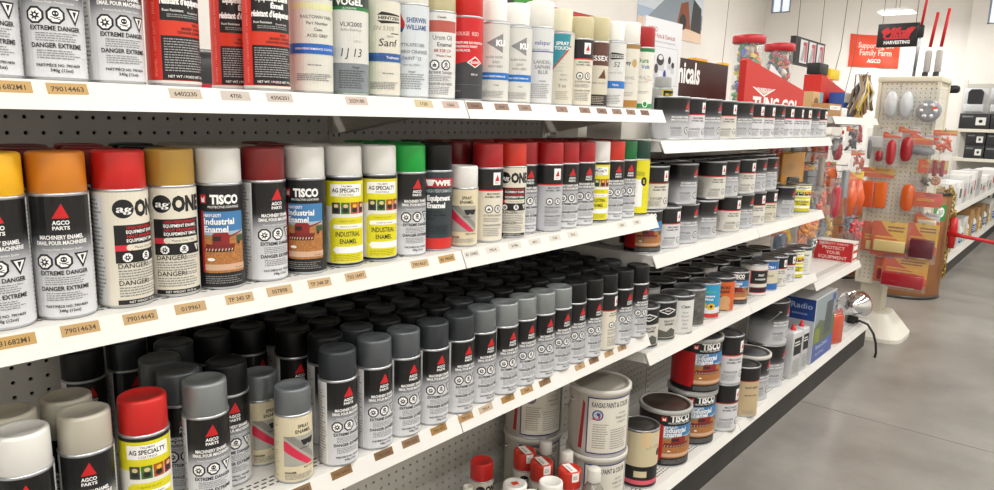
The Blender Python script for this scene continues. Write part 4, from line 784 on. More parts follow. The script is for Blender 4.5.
# ================================================================== BASE DECK SPRAYS UNDER THE THIRD SHELF
def base_spray(kind, c, px, py, lb, sticker=None):
    x, y = cap_at(px, py, kind, Z0)
    while not free(x, y, Z0, 1.3): x += .1; y -= .1
    REG.append((x, y, Z0, 1.32)); t = spray(kind, c, x, y, Z0, -25, lb, 'sprays on the base deck under the third shelf')
    h = SPEC[kind][2]; r = SPEC[kind][0]
    if sticker == 'dot': MB().box(-.3, .3, -.35, .35, h-.03, h-.015, M('#d8431f', .5)).build('sticker', t)
    if sticker == 'tape':
        MB().box(-.95, .95, -.42, .42, h+.002, h+.02, PAPER).build('paper_strip', t)
        a = Art(); a.rect(-.42, .42, h-1.0, h, PAPER).fine(-.3, .3, h-.75, h-.3, 3, INK, .4, 2); MB().art(a, wrap(r*.965), r*math.radians(9), base=.012).build('paper_flap', t)
        a = Art(); a.text('TR 98 68', 0, -.1, .24, INK, .01, w=1.2, rot=math.pi/2); MB().art(a, lambda u, v, z: (v+.1, u, h+.02+z)).build('writing', t)
    return t
base_spray('agone', '#c8201c', 482, 460, 'red-capped spray can beside the perforated panel under the third shelf')
base_spray('agco', '#e8e6e0', 515, 483, 'white-capped spray can with orange dot on its cap, under third shelf', 'dot')
base_spray('agco', '#e8e6e0', 551, 481, 'white-capped spray can with small print on its cap, under third shelf', None)
base_spray('agone', '#c93222', 525, 450, 'leftmost red cap with white paper strip, in front of rear pails', 'tape')
base_spray('agone', '#c93222', 542, 461, 'middle red cap with white paper strip, in front of rear pails', 'tape')
base_spray('agone', '#c93222', 570, 468, 'rightmost red cap with white paper strip, beside white-topped bottle', 'tape')
base_spray('agco', '#e8e6e0', 531, 491, 'white-capped can cut off at the bottom of the picture')
def bottle(px, py, lb, blue=False):
    Pn = onz(px, py, Z0+8.6)
    while not free(Pn.x, Pn.y, Z0, 1.2): Pn.x += .1; Pn.y -= .05
    REG.append((Pn.x, Pn.y, Z0, 1.2)); t = thing('bottle', lb, 'bottle', (Pn.x, Pn.y, Z0), 0, 'clear bottles with white tops')
    MB().lathe([(0, 0), (1.1, 0), (1.2, .15), (1.2, 5.4), (1.1, 6.2), (.7, 6.9), (.6, 7.0), (.6, 7.4)], M('#8f8c84', .2, .3, 'smoky_plastic'), 28).build('body', t)
    MB().lathe([(.72, 7.2), (.74, 7.3), (.7, 8.45), (.62, 8.58), (0, 8.58)], M('#d3d0c8', .5), 24).build('cap', t)
    if blue:
        a = Art(); a.rect(-1.4, 1.4, 1.2, 4.9, M('#2b3a7a', .5)).fine(-1, 1, 3.8, 4.4, 1, WHT, .5, 5).fine(-1, 1, 1.6, 3.4, 5, WHT, .4, 2); MB().art(a, wrap(1.2), .15).build('label', t)
bottle(546, 441, 'white-topped bottle behind the red taped caps, leftmost'); bottle(567, 451, 'white-topped bottle behind the rightmost red taped cap'); bottle(590, 464, 'white-topped bottle with blue label in front of white pails', True)
x, y = cap_at(468, 486, 'agco', Z0-1.0); t = thing('bottle', 'small open white spout in front of the red-capped can', 'bottle', (x, y, Z0))
MB().lathe([(0, 0), (1.0, 0), (1.1, .2), (1.1, 5.2), (.5, 5.9), (.5, 6.0)], M('#cfcabb', .5), 24).build('body', t); MB().lathe([(.52, 5.9), (.52, 7.0), (.42, 7.0), (.42, 6.2), (0, 6.2)], M('#ddd9cd', .5), 20).build('spout', t)

# ================================================================== ON TOP OF THE FARTHER SHELVING
# yellow lettered can and white cartons behind the end of the top shelf
spray('yelgrey', '#9a9b9a', 9.2, y_at(661, 9.2, ZA+3.5), ZA, -47, 'grey can with black and yellow lettered panel at the tin shelf end'); CN['#9a9b9a'] = 'grey'
for i, (y0, y1, x0, x1, h) in enumerate(((70.4, 76.8, 5.6, 10.2, 2.6), (71.0, 77.0, .8, 4.0, 3.0))):
    t = thing('carton', ('nearer', 'farther')[i]+' plain white carton under the end of the top shelf', 'box', (0, y0, ZA), 0, 'white cartons on the upper tin shelf')
    MB().rbox(x0, x1, 0, y1-y0, 0, h, M('#cfccc4', .5), .04).build('box', t); MB().box(x0+.2, x1-.2, .4, y1-y0-.4, h, h+.03, M('#bdb9b0', .5)).build('flap', t)
# dark brown header sign
hx = 4.6; hy0, hy1 = y_at(652, hx, 57), y_at(727, hx, 57); hw = hy1-hy0
t = thing('header_sign', 'dark brown sign board with large white lettering', 'sign', (hx, hy0, ZA))
hb_ = MB().box(-.4, 0, 0, hw, 0, 10.9, M('#33201d', .45)).build('board', t)
ta, tb = y_at(655, hx, 54)-hy0, y_at(698, hx, 54)-hy0
a = Art(); a.text('Chemicals', (ta+tb)/2, onx(690, 83, hx).z-ZA, 3.0, WHT, .03, w=tb-ta); MB().art(a, face_x(0)).build('lettering', hb_)
MB().box(-3.6, -.5, 0, hw, 10.6, 10.9, M('#d9cfb8', .5)).build('top_board', t)
for y0, y1, c in ((13.5, 17.5, '#e8a21a'), (23.5, 25.5, '#e0b02a')): MB().box(-1.6, -.3, y0, y1, 10.9, 11.3, M(c, .5)).build('orange_strip', t)
# product board on a stand
t = thing('product_board', 'white product board picturing caps and tins', 'sign', (7.3, 79.6, ZA)); bw = 9.8
MB().box(-.3, 0, 0, bw, 0, 14.6, M('#dcdde0', .45)).build('board', t)
MB().prism([(-.3, 0), (-2.6, 0), (-.3, 9)], 'y', bw*.4, bw*.6, M('#b9bac0', .5)).build('strut', t)
a = Art(); g_ = M('#8c8d92', .5); a.text('AGCO', .7, 13.0, .6, M('#a8434c', .5), .01, al='L').text('Quality Parts & Chemicals', .7, 12.3, .55, M('#a8434c', .5), .01, al='L', w=7.2).text('for your machinery and equipment', .7, 11.75, .3, g_, 0, al='L', w=7.4)
sv = lambda v: 6.6+(v-1)*.47
for q in ((.7, 9.0, 10.9, 10.98), (.7, 9.0, 1.0, 1.1), (.7, .76, 1, 10.98), (8.95, 9.0, 1, 10.98)): a.rect(q[0], q[1], sv(q[2]), sv(q[3]), g_)
for u, v, w_, h_, c in ((1.6, 8.6, 1.0, 2.2, '#b83126'), (2.9, 9.0, .9, 1.8, '#a32a22'), (5.2, 8.8, 2.2, 2.4, '#2a2a2c'), (8.2, 8.6, .9, 1.6, '#26262a'), (9.4, 7.2, .9, 1.3, '#26262a'), (4.0, 6.2, 1.1, 2.0, '#3b3b3e'), (6.8, 4.8, .9, 2.4, '#303a8a')):
    u *= .82; a.rect(u-w_/2, u+w_/2, sv(v-h_-1.6), sv(v-h_/2), M('#c3c5ca', .5)).ell(u, sv(v-h_/2), w_*.45, h_*.3, M(c, .5), 12)
a.ell(4.3, sv(8.2), .6, .3, M('#d8d8da', .5), 12)
MB().art(a, face_x(0)).build('print', t)
# red dispenser carton
DX = 10.4; q_ = lambda px, py: (onx(px, py, DX).y-DY, onx(px, py, DX).z-ZA)
DY = y_at(743.5, DX, 54)
t = thing('dispenser_carton', 'big red sloping dispenser carton with white triangle emblem', 'box', (DX, DY, ZA)); rb = M('#c42219', .45)
tl, tr = q_(747, 58), q_(812, 92); Lb = min(tr[0], 131.2-DY)
MB().prism([(0, 0), (Lb, 0), (Lb, tr[1]), (tl[0]+.6, tl[1]), (0, tl[1]-.3)], 'x', -1.0, 0, rb).build('box', t)
e0, e1, e2 = q_(752.5, 86.5), q_(763.5, 97), q_(776, 86.5); a = Art(); u0, u1, v1, v0 = e0[0], e2[0], e0[1], e1[1]; um = (u0+u1)/2; k = (u1-u0)/8
a.poly([(u0, v1), (u0+k*.7, v1), (um, v0+(v1-v0)*.2), (um, v0)], WHT).poly([(um, v0), (um, v0+(v1-v0)*.2), (u1-k*.7, v1), (u1, v1)], WHT).text('WARDLEY', um, v1-.5, .5, WHT, .03, w=k*5.2).poly([(um-k*1.7, v0+(v1-v0)*.62), (um+k*1.7, v0+(v1-v0)*.62), (um, v0+(v1-v0)*.3)], M('#d5cdb4', .5))
g0, g1 = q_(752, 107), q_(796, 107); a.text('TUNG-GO!', (g0[0]+g1[0])/2, g0[1]-.3, 1.9, WHT, .05, w=g1[0]-g0[0]); MB().art(a, face_x(0)).build('print', t)
for i, (y0, y1, z0, z1, x0) in enumerate(((10, 17, 9.2, 11.4, -.9), (13, 21.5, 8.2, 9.8, -.5))): MB().prism([(y0, z0-4), (y1, z0-4.6), (y1, z1-1.6), (y0+2, z1)], 'x', x0, x0+.15, M('#d9d9da', .6)).build('paper_sheet', t)
# jars of small things
def jar(px, X, Yn, lb):
    t = thing('jar', lb, 'jar', (X, Yn, 48.7), 0, 'clear jars with red lids')
    h = 20.0; r = 3.0
    MB().lathe([(0, .1), (r*.95, 0), (r, .3), (r, h-1.6), (r*.92, h-1.2)], film_mat('jar_plastic', '#e8eef0', .16), 28).build('jar_wall', t)
    MB().lathe([(r*1.05, h-1.7), (r*1.12, h-1.5), (r*1.12, h-.25), (r*1.0, h), (0, h)], M('#b81f2a', .4), 28).build('lid', t)
    mb = MB(); rnd = random.Random(px)
    for i in range(150):
        a_ = rnd.random()*6.28; q = rnd.uniform(.3, .72)*r; z = 1.6+i/150*(h-3.6); s_ = rnd.uniform(.45, .85); cx, cy = q*math.cos(a_), q*math.sin(a_)
        cc = rnd.choice(('#c32a2a', '#d8c42a', '#2a4fa8', '#2c8a45', '#e0e0da', '#26282b', '#d87a2a', '#c34a7a', '#8a8c90')); d = Vector((rnd.uniform(-1, 1), rnd.uniform(-1, 1), rnd.uniform(-1, 1))).normalized()*s_*1.3
        mb.tube([Vector((cx, cy, z))-d, Vector((cx, cy, z)), Vector((cx, cy, z))+d], [s_*.5, s_, s_*.4], M(cc, .4), 5)
    o = mb.build('contents', t); o['kind'] = 'stuff'
jar(1, -8, 151.0, 'clear jar with red lid full of coloured trinkets, nearer'); jar(2, -8, 169.5, 'clear jar with red lid full of coloured trinkets, farther')
MB_ = MB().box(-16, -1, .2, 30, -.8, 0, RM).build('rear_shelf', None, (0, SEC[6], 48.7)); tag(MB_, 'white shelf end on the hidden side under the farther jar', 'shelf')
# bits and boxes on the high far shelf
def at_box(px0, px1, py0, py1, X, dep, hexc, lb, cat='box', name='small_carton', art=None, base=ZT):
    A, B = onx(px0, py0, X), onx(px1, py0, X); z1 = onx((px0+px1)/2, py0, X).z
    t = thing(name, lb, cat, (X, A.y, base)); MB().rbox(-dep, 0, 0, B.y-A.y, 0, z1-base, M(hexc, .55), .05).build('box', t)
    w_, h_ = B.y-A.y, z1-base; a = Art(); (art or (lambda a, w, h: a.rect(w*.1, w*.9, h*.55, h*.85, PAPER).fine(w*.2, w*.8, h*.6, h*.78, 2, INK, .4, 2)))(a, w_, h_); MB().art(a, face_x(0)).build('print', t); return t
at_box(813.5, 823.5, 92, 110, 9.3, 3, '#b99a6a', 'tan and blue small carton right of the red dispenser', art=lambda a, w, h: a.rect(w*.7, w, 0, h, M('#5a9ab0', .5)).ell(w*.35, h*.55, w*.22, h*.22, M('#7a5a3a', .5), 12))
at_box(829, 842, 104, 114, 12.8, 3, '#a5774a', 'low brown cardboard carton on the high far shelf')
at_box(842.5, 847.5, 108, 114, 13, 3, '#dcd9d2', 'little white carton beside the low brown carton')
at_box(845, 854, 93, 112, 9.4, 3, '#2a4f9e', 'blue and white carton beside the hanging bundle', art=lambda a, w, h: a.rect(0, w, h*.6, h, PAPER).fine(w*.2, w*.8, h*.15, h*.4, 2, WHT, .4, 2))
at_box(856, 865, 99, 112, 9.2, 3, '#b08a55', 'upright tan carton under the hanging bundle')
# small red tray with fruit-like orange bits
Pn = onx(822, 84, 4.0); t = thing('dispenser_carton', 'small red sloping tray carton on the high far shelf', 'box', (5.6, Pn.y-6, ZT))
MB().prism([(0, 0), (24, 0), (24, 5), (0, 8.6)], 'x', -3.5, 0, rb).build('box', t); mb = MB()
for i in range(6): mb.lathe([(0, -.9), (.7, -.6), (.95, 0), (.7, .6), (0, .9)], M('#d8733a', .45), 12, (-1.7, 5+i*1.9, 9.0-i*.5))
mb.build('orange_bits', t); MB().rbox(-2.6, -1, 9, 16, 8.2, 10.4, M('#e0c31d', .5), .05).build('yellow_pack', t); MB().rbox(-3.2, -.6, 0, 6, 8.7, 11.0, BLACK, .2).build('black_pack', t)

# ================================================================== BAGGED SPARES
FILM = film_mat('bag_film', '#d3d8dd', amount=.13)
def bag(Pw, facing, w, h, items, lb, card=None, group='bagged spare parts on hooks', sticker=None, film=True, bulge=.9, seed=0):
    """A clear pouch hanging from its top edge at Pw; items = [(kind, u, v, w, h, depth, colour)] with v down from the top."""
    rnd = random.Random(seed*13+int(w*10)); t = thing('bagged_part', lb, 'bag', Pw, facing, group)
    if film:
        nu, nv = 7, 9
        for sgn in (1, -1):
            vs = []; fs = []
            for j in range(nv+1):
                for i in range(nu+1):
                    u = -w/2+w*i/nu; v = -h*j/nv; e = math.sin(math.pi*i/nu)**.6*max(0, math.sin(math.pi*(j/nv*.92)))**.5 if 0 < i < nu else 0
                    vs.append((sgn*bulge*e*(.7+.6*rnd.random())+rnd.uniform(-.12, .12), u+rnd.uniform(-.12, .12), v+rnd.uniform(-.12, .12)))
            for j in range(nv):
                for i in range(nu):
                    b = j*(nu+1)+i; fs.append((b, b+1, b+nu+2, b+nu+1))
            MB().add(vs, fs, FILM, True).build('bag_film', t)
    if card:
        c_, ch = card; hcm = MB().box(-.08, .02, -w/2, w/2, -ch, 0, M(c_, .5)); hc = hcm.build('header_card', t)
        a = Art(); a.poly([(-w/2, -ch), (w/2, -ch), (w/2, -ch*.75), (-w*.1, -ch*.3), (-w*.3, 0), (-w/2, 0)], M('#d2541f', .5)).fine(-w*.1, w*.42, -ch*.3, -ch*.1, 2, M('#7a2a18', .5), .5, seed).fine(-w*.4, w*.4, -ch*.6, -ch*.4, 2, M('#e8c23a', .5), .5, seed+1); MB().art(a, face_x(.03)).build('card_print', hc)
    for k, (kd, u, v, iw, ih, dp, c_) in enumerate(items):
        if group == 'bagged spare parts on hooks': iw, ih, dp = iw*1.25, ih*1.2, dp*1.3
        m = M(c_, .25, 0, 'part_'+c_, coat=.5); mb = MB()
        if kd == 'oval':
            n = 20; prof = []
            for i in range(n):
                a_ = 2*math.pi*i/n; ca, sa = math.cos(a_), math.sin(a_); prof.append((u+iw/2*math.copysign(abs(ca)**.7, ca), -v+ih/2*math.copysign(abs(sa)**.7, sa)))
            for f0, f1, x0, x1 in ((1, 1, 0, dp*.6), (1, .8, dp*.6, dp)):
                A = [(x0, u+(p-u)*f0, -v+(q+v)*f0) for p, q in prof]; B = [(x1, u+(p-u)*f1, -v+(q+v)*f1) for p, q in prof]
                mb.add(A+B, [(i, (i+1) % n, n+(i+1) % n, n+i) for i in range(n)]+([tuple(range(n, 2*n))] if f1 < 1 else []), m, True)
            mb.build('lens', t)
        elif kd == 'rect': mb.rbox(-.1, dp, u-iw/2, u+iw/2, -v-ih/2, -v+ih/2, m, min(.25, iw*.2, ih*.2)).build('lamp', t)
        elif kd == 'round':
            b2 = bmesh.new()
            mb.lathe([(iw/2, -.1), (iw/2, dp*.7), (iw*.44, dp), (iw*.2, dp*.9), (0, dp)], m, 24)
            mb.v = [(z, u+x, -v+y) for x, y, z in mb.v]; b2.free(); mb.build('reflector', t)
            d = MB()
            for i in range(6):
                a_ = i*math.pi/3; d.lathe([(iw*.1, dp), (iw*.08, dp+.15), (0, dp+.15)], M('#d9dadb', .2, .6), 10, (iw*.28*math.cos(a_), iw*.28*math.sin(a_), 0))
            d.v = [(z, u+x, -v+y) for x, y, z in d.v]; d.build('facets', t)
        elif kd == 'dome':
            mb.lathe([(iw/2, 0), (iw*.48, dp*.4), (iw*.34, dp*.8), (0, dp)], m, 20, sy=ih/iw); mb.v = [(z, u+x, -v+y) for x, y, z in mb.v]; mb.build('dome', t)
        elif kd == 'bits':
            for i in range(16):
                cu, cv = u+rnd.uniform(-iw, iw)*.42, -v+rnd.uniform(-ih, ih)*.42; s_ = rnd.uniform(.5, 1.0)*dp; d = Vector((0, rnd.uniform(-1, 1), rnd.uniform(-1, 1))).normalized()*s_*1.6
                mb.tube([Vector((.2, cu, cv))-d, Vector((.2, cu, cv)), Vector((.2, cu, cv))+d], [s_*.35, s_*.6, s_*.3], m, 6)
            mb.build('loose_bits', t)
        elif kd == 'pods':
            for i in (-1, 1): mb.tube([(.2, u+i*iw*.24, -v+ih/2), (.3, u+i*iw*.27, -v), (.25, u+i*iw*.3, -v-ih/2)], [dp*.4, dp, dp*.5], m, 8)
            mb.build('pods', t)
    if sticker:
        u, v = sticker; MB().box(bulge+.12, bulge+.14, u-.45, u+.45, -v-.35, -v+.35, M('#e2482a', .5)).build('sticker', t)
    return t
def hook(lb, p0, p1):
    o = Vector(p0); d = Vector(p1)-o
    tag(MB().tube([(0, 0, 0), d, d+Vector((0, 0, .5))], .1, M('#9a9b9c', .3, .9), 6).build('peg_hook', None, o), 'wire hook of the '+' '.join(lb.split(',')[0].split()[:11]), 'hook', 'wire peg hooks')
# hooks section of the shelving: pouches face the aisle
HB = [ # px, py(top), X, w, h, items, label, card, sticker
 (792, 152, 9.5, 6.6, 6.6, [('rect', 0, 3.6, 4.4, 5.8, .5, '#c98a1a'), ('rect', .1, 5.3, 2.2, 1.6, .8, '#26221c')], 'black and amber boxed spare hanging beside the tins', ('#e0a322', 2.2), None),
 (822, 152, 12.0, 5.0, 8.0, [('rect', -.3, 4.0, 1.0, 5.2, .6, '#8a7a6a'), ('bits', .6, 4.8, 3, 4, .45, '#b0563a')], 'clear pouch with striped brown strip and red bits', None, (1, 2)),
 (838, 126, 10.5, 4.6, 7.0, [('oval', .3, 5.0, 1.5, 3.0, .7, '#a8283a'), ('dome', -1, 3.6, 1.6, 2.2, .8, '#b7babd')], 'clear pouch with small crimson lens under the high shelf', None, (.3, 1.2)),
 (853, 126, 9.0, 5.2, 6.0, [('bits', 0, 3.0, 3.6, 3.6, .55, '#2a2b2e')], 'clear pouch with black clip under the high shelf', ('#c6dbe6', 1.2), None),
 (865, 125, 8.0, 7.0, 4.6, [('bits', 0, 2.2, 5.6, 3, .7, '#b03a30')], 'wide pouch of red bits under the high shelf', None, None),
 (860, 150, 9.0, 6.4, 5.4, [('bits', 0, 2.8, 4.6, 3.2, .55, '#b5512c')], 'pouch of rusty orange bits in the middle of the hooks', ('#d8d8d4', 1.2), None),
 (845, 165, 10.5, 2.8, 7.4, [('rect', 0, 4, 1.4, 5, .7, '#8f9497')], 'narrow pouch with a grey bar', None, None),
 (836, 178, 12.5, 4.2, 8.0, [('oval', 0, 4.6, 1.7, 5.4, .9, '#b02a3a'), ('bits', 1, 3, 1.4, 2, .4, '#d8c44a')], 'pouch with one long crimson lens', None, None),
 (856, 172, 11.5, 7.4, 10.0, [('pods', 0, 5.6, 5.0, 6.4, 1.1, '#d95a20')], 'pouch with two glossy orange pods and yellow card', ('#e0c23a', 2.4), None),
 (850, 205, 9.0, 5.0, 6.6, [('bits', 0, 3.4, 3.4, 3.8, .6, '#5d6f86')], 'pouch of blue-grey clips low on the hooks', None, None),
 (857, 219, 12.6, 5.4, 6.0, [('bits', 0, 2.6, 3.8, 3, .75, '#b81f2a')], 'pouch with a red strap clip', None, None),
 (870, 216, 8.0, 6.0, 8.6, [('bits', 0, 5, 4.2, 4.6, .8, '#7a5436')], 'pouch of brown wooden pieces', ('#d9c9a2', 1.8), None),
 (812, 216, 12.0, 5.4, 6.6, [('bits', -.4, 3.0, 3.6, 3, .6, '#d8861f'), ('round', .5, 5.0, 1.8, 1.8, .6, '#55595e')], 'pouch of orange and yellow spares above the red carton', ('#e0b43a', 1.6), None),
 (829, 205, 11.0, 4.2, 8.0, [('bits', 0, 4, 2.6, 4, .5, '#c9a23a')], 'pouch of yellow spares above the red carton', ('#d8b860', 1.8), None),
 (822, 186, 13.0, 3.6, 6.2, [('bits', 0, 3.2, 2.4, 3.4, .5, '#c9552a')], 'small pouch of orange spares beside the yellow tin', None, None),
 (768, 217, 10.2, 8.0, 3.0, [('bits', 0, 1.6, 6.5, 2, .6, '#c9b21d')], 'low pouch of yellow and black spares behind the tins', None, None)]
for k, (px, py, X, w_, h_, it, lb, cd_, st) in enumerate(HB):
    Pn = onx(px, py, X)
    if 0 < k < 15: Pn.y = min(max(Pn.y, 134.5), 178)
    bag(Pn, math.radians(-12 if k else -25), w_, h_, it, lb, cd_, sticker=st, seed=k)
    hook(lb, (.15, Pn.y, Pn.z-.1), (X+.5, Pn.y, Pn.z-.1))
rnd = random.Random(21); ci = 0
for j, zz in enumerate((48.5, 42.5, 36.5, 31.0)):
    for i in range(6):
        c_ = ('#b02a30', '#d2641f', '#c9a52a', '#7d8388', '#a81f33', '#d9772a', '#8a5a36', '#5a6a80')[(i*3+j*5) % 8]; kd = ('bits', 'oval', 'pods', 'bits', 'rect')[(i+2*j) % 5]; yy = 136+i*7.0+(j % 2)*2.4; X = 4.6+(i+j) % 2*1.6
        lb = '%s pouch of %s parts in hook row %s, back layer' % (nth(i), {'#b02a30': 'red', '#d2641f': 'orange', '#c9a52a': 'yellow', '#7d8388': 'grey', '#a81f33': 'crimson', '#d9772a': 'amber', '#8a5a36': 'brown', '#5a6a80': 'blue-grey'}[c_], ('one', 'two', 'three', 'four')[j])
        bag((X, yy, zz), math.radians(-10), 5.4, 5.4, [(kd, 0, 3.0, 3.2, 3.6, .8, c_)], lb, ('#e0c23a', 1.3) if (i+j) % 3 == 0 else ('#d8d8d4', 1.0) if (i+j) % 3 == 1 else None, seed=100+j*9+i)
        hook(lb, (.15, yy, zz-.1), (X+.4, yy, zz-.1))
# bundle of striped lures hanging over the high far shelf
Pn = onx(866, 70, 12.0); t = thing('lure_bundle', 'bundle of brown and yellow striped strips over the high shelf', 'bundle', (12.0, Pn.y, Pn.z-1)); mb = {}
rnd = random.Random(4)
for i in range(46):
    c_ = rnd.choice(('#3a2f28', '#c9a92a', '#8a6a42', '#5d4a38', '#d8d2c0', '#77706a')); m_ = mb.setdefault(c_, MB()); u = rnd.uniform(-8, 8)
    m_.tube([(rnd.uniform(-.8, .8), u*.25, 0), (rnd.uniform(-1.2, 1.2), u*.7, -3.4), (rnd.uniform(-1.2, 1.2), u*.95-1.0, -6.4-rnd.random()*2)], [.12, .34, .16], M(c_, .4), 5)
for m_ in mb.values(): m_.build('strip', t)
tag(MB().tube([(0, 0, -9), (0, 0, .1), (1.9, 0, .1), (2.3, 0, .6)], .15, M('#9a9b9c', .3, .9), 6).build('peg_hook', None, (10.2, Pn.y, ZT+9.0 if False else Pn.z-1)), 'wire stand holding the striped strip bundle', 'hook')

# ================================================================== PEGBOARD TOWER
TX, TY, TW, TZ0, TZ1 = 9.6, 188.0, 12.0, 14.0, 61.0
tw = thing('pegboard_tower', 'cream pegboard display tower hung with bagged reflectors, on white flared base', 'display stand', (TX+TW/2, TY+TW/2, 0)); CP_ = M('#d9d3c0', .5, 0, 'cream_pegboard')
pm = peg_mesh(12, 47, CP_)
for i in range(4):
    a_ = -math.pi/2+i*math.pi/2; c, s_ = math.cos(a_), math.sin(a_); ox, oy = TW/2, -TW/2
    put('pegboard_panel', pm, tw, (ox*c-oy*s_, ox*s_+oy*c, TZ0), a_)
MB().box(-TW/2+.5, TW/2-.5, -TW/2+.5, TW/2-.5, TZ0, TZ1-.1, DARKIN).build('core', tw)
for sx in (-1, 1):
    for sy in (-1, 1): MB().box(sx*TW/2-.35, sx*TW/2+.35, sy*TW/2-.35, sy*TW/2+.35, TZ0-.3, TZ1+.3, CP_).build('corner_post', tw)
MB().rbox(-TW/2-.5, TW/2+.5, -TW/2-.5, TW/2+.5, TZ1, TZ1+1.2, CP_, .15).build('top_cap', tw); MB().box(-TW/2-.3, TW/2+.3, -TW/2-.3, TW/2+.3, TZ0-.8, TZ0, CP_).build('bottom_tray', tw)
MB().box(-5.2, -.4, -4.4, 1.5, 5.6, TZ0-.8, CP_).build('post', tw)
bmx = bmesh.new()
for r_, z_ in ((8.2, 0), (8.2, .9), (4.4, 6.0), (3.6, 6.2)):
    for i in range(32):
        a_ = 2*math.pi*i/32; ca, sa = math.cos(a_), math.sin(a_); bmx.verts.new((r_*math.copysign(abs(ca)**.45, ca), r_*math.copysign(abs(sa)**.45, sa), z_))
bmx.verts.ensure_lookup_table()
for q in range(3):
    for i in range(32): bmx.faces.new([bmx.verts[q*32+i], bmx.verts[q*32+(i+1) % 32], bmx.verts[q*32+32+(i+1) % 32], bmx.verts[q*32+32+i]])
bmx.faces.new([bmx.verts[96+i] for i in range(32)])
MB().bm(bmx, M('#dcd9cd', .4), False).build('flared_base', tw, (-2.6, -2, 0))
TB = [ # px, py(top), w, h, items, label, card, sticker
 (901, 86, 7.2, 8.4, [('dome', -1.5, 4.2, 2.9, 6.2, 1.2, '#c3c8cb'), ('dome', 1.6, 4.2, 2.9, 6.2, 1.2, '#c3c8cb')], 'clear pouch with two silvery domes at the tower top', None, (-1.4, 3.4)),
 (932, 89, 6.2, 8.6, [('round', 0, 4.8, 4.9, 4.9, 1.0, '#8d9196')], 'clear pouch with a round grey reflector at the tower top', None, (1.2, 4.2)),
 (881, 128, 5.6, 8.8, [('rect', -.8, 3.2, 3.2, 2.6, .4, '#d2d4d6'), ('oval', .4, 6.4, 1.7, 2.6, 1.0, '#a5222f'), ('oval', -1.8, 5, .9, 4.6, .7, '#77797d')], 'pouch with white card and small crimson lens, left on tower', None, None),
 (893, 132, 3.8, 8.4, [('oval', .2, 4.6, 1.9, 5.8, 1.2, '#b3212d')], 'pouch with a slanting long red reflector, left on tower', ('#dcdcda', 1.4), None),
 (910, 127, 4.4, 8.4, [('oval', 0, 5.0, 2.5, 5.6, 1.2, '#a81d2a')], 'pouch with a rounded crimson reflector in the tower middle', ('#dcdcda', 1.4), None),
 (926, 134, 6.0, 5.6, [('oval', 0, 3.9, 4.6, 1.7, .8, '#7b8086')], 'white carded pouch with flat grey oval lamp', ('#dedede', 2.4), (2.3, 1.0)),
 (946, 130, 4.6, 5.4, [('bits', 0, 3.0, 3, 3, .7, '#d25a2a')], 'pouch of orange and red spares at the tower right edge', ('#cfa83a', 1.2), None),
 (941, 152, 4.4, 6.6, [('rect', -.7, 3.6, .8, 3.6, .6, '#8f2430'), ('rect', .7, 3.6, .8, 3.6, .6, '#8f2430')], 'pouch with two dark red bars at the tower right edge', None, None),
 (878, 168, 7.2, 10.4, [('rect', -1.3, 6.2, 2.5, 6.2, 1.1, '#d9541f'), ('rect', 1.4, 6.2, 2.5, 6.2, 1.1, '#e0651f')], 'pouch with two bright orange lamps, left on tower', ('#e0b43a', 2.2), None),
 (911, 174, 5.4, 9.0, [('oval', 0, 5.4, 2.8, 6.2, 1.1, '#d75e1c')], 'pouch with an orange honeycomb oval reflector', None, None),
 (934, 160, 5.8, 7.0, [('round', .9, 4.6, 2.0, 2.0, .7, '#cf7a2a'), ('bits', -1, 5, 2, 1.8, .4, '#4a3a34')], 'yellow carded pouch with amber button lamp', ('#dec23a', 3.0), (1.8, .6)),
 (929, 193, 5.4, 4.0, [], 'plain red tag card on the tower', ('#d8432c', 3.2), None),
 (928, 213, 5.0, 3.6, [('rect', 0, 2.2, 3.8, 1.2, .4, '#d8d4c0')], 'white and blue carded pack on the tower', ('#d2d6dc', 2.6), None),
 (879, 222, 6.8, 8.0, [('rect', 0, 5.6, 4.2, 2.2, 1.2, '#d2bd86')], 'orange carded pack half hidden behind an amber lamp pack', ('#d9701f', 7.2), None),
 (893, 222, 8.2, 8.6, [('rect', 0, 5.6, 6.6, 2.6, 1.5, '#d6c184')], 'yellow and orange carded pack with a cream amber bar lamp', ('#e2b42c', 8.2), (2.2, 6.6)),
 (924, 224, 6.2, 9.0, [('rect', .3, 5.6, 4.8, 4.2, 1.6, '#5d1c2a')], 'yellow carded pack with a dark maroon block lamp', ('#dcb030', 7.0), (1.6, 4.0)),
 (889, 256, 5.6, 7.0, [('rect', 0, 4.4, 4.0, 2.4, 1.0, '#8a1a22')], 'red carded pack half hidden at the tower foot', ('#c9411f', 6.4), None),
 (906, 257, 9.4, 8.0, [('rect', 0, 5.4, 8.6, 3.0, 1.6, '#a51c2a')], 'yellow carded pack with a long red bar lamp at the tower foot', ('#e0a82a', 6.4), (3.6, 4.6))]
for k, (px, py, w_, h_, it, lb, cd_, st) in enumerate(TB):
    off = 1.9+.55*(k % 4)
    if k in (13, 16): off = 1.5
    if k in (14, 15, 17): off = 3.4
    Pn = ony(px, py, TY-off); bag(Pn, -math.pi/2, w_, h_, it, lb, cd_, 'packs hanging on the pegboard tower', st, seed=40+k)
    hook(lb, (Pn.x, TY-.4, Pn.z-.1), (Pn.x, TY-off-.5, Pn.z-.1))

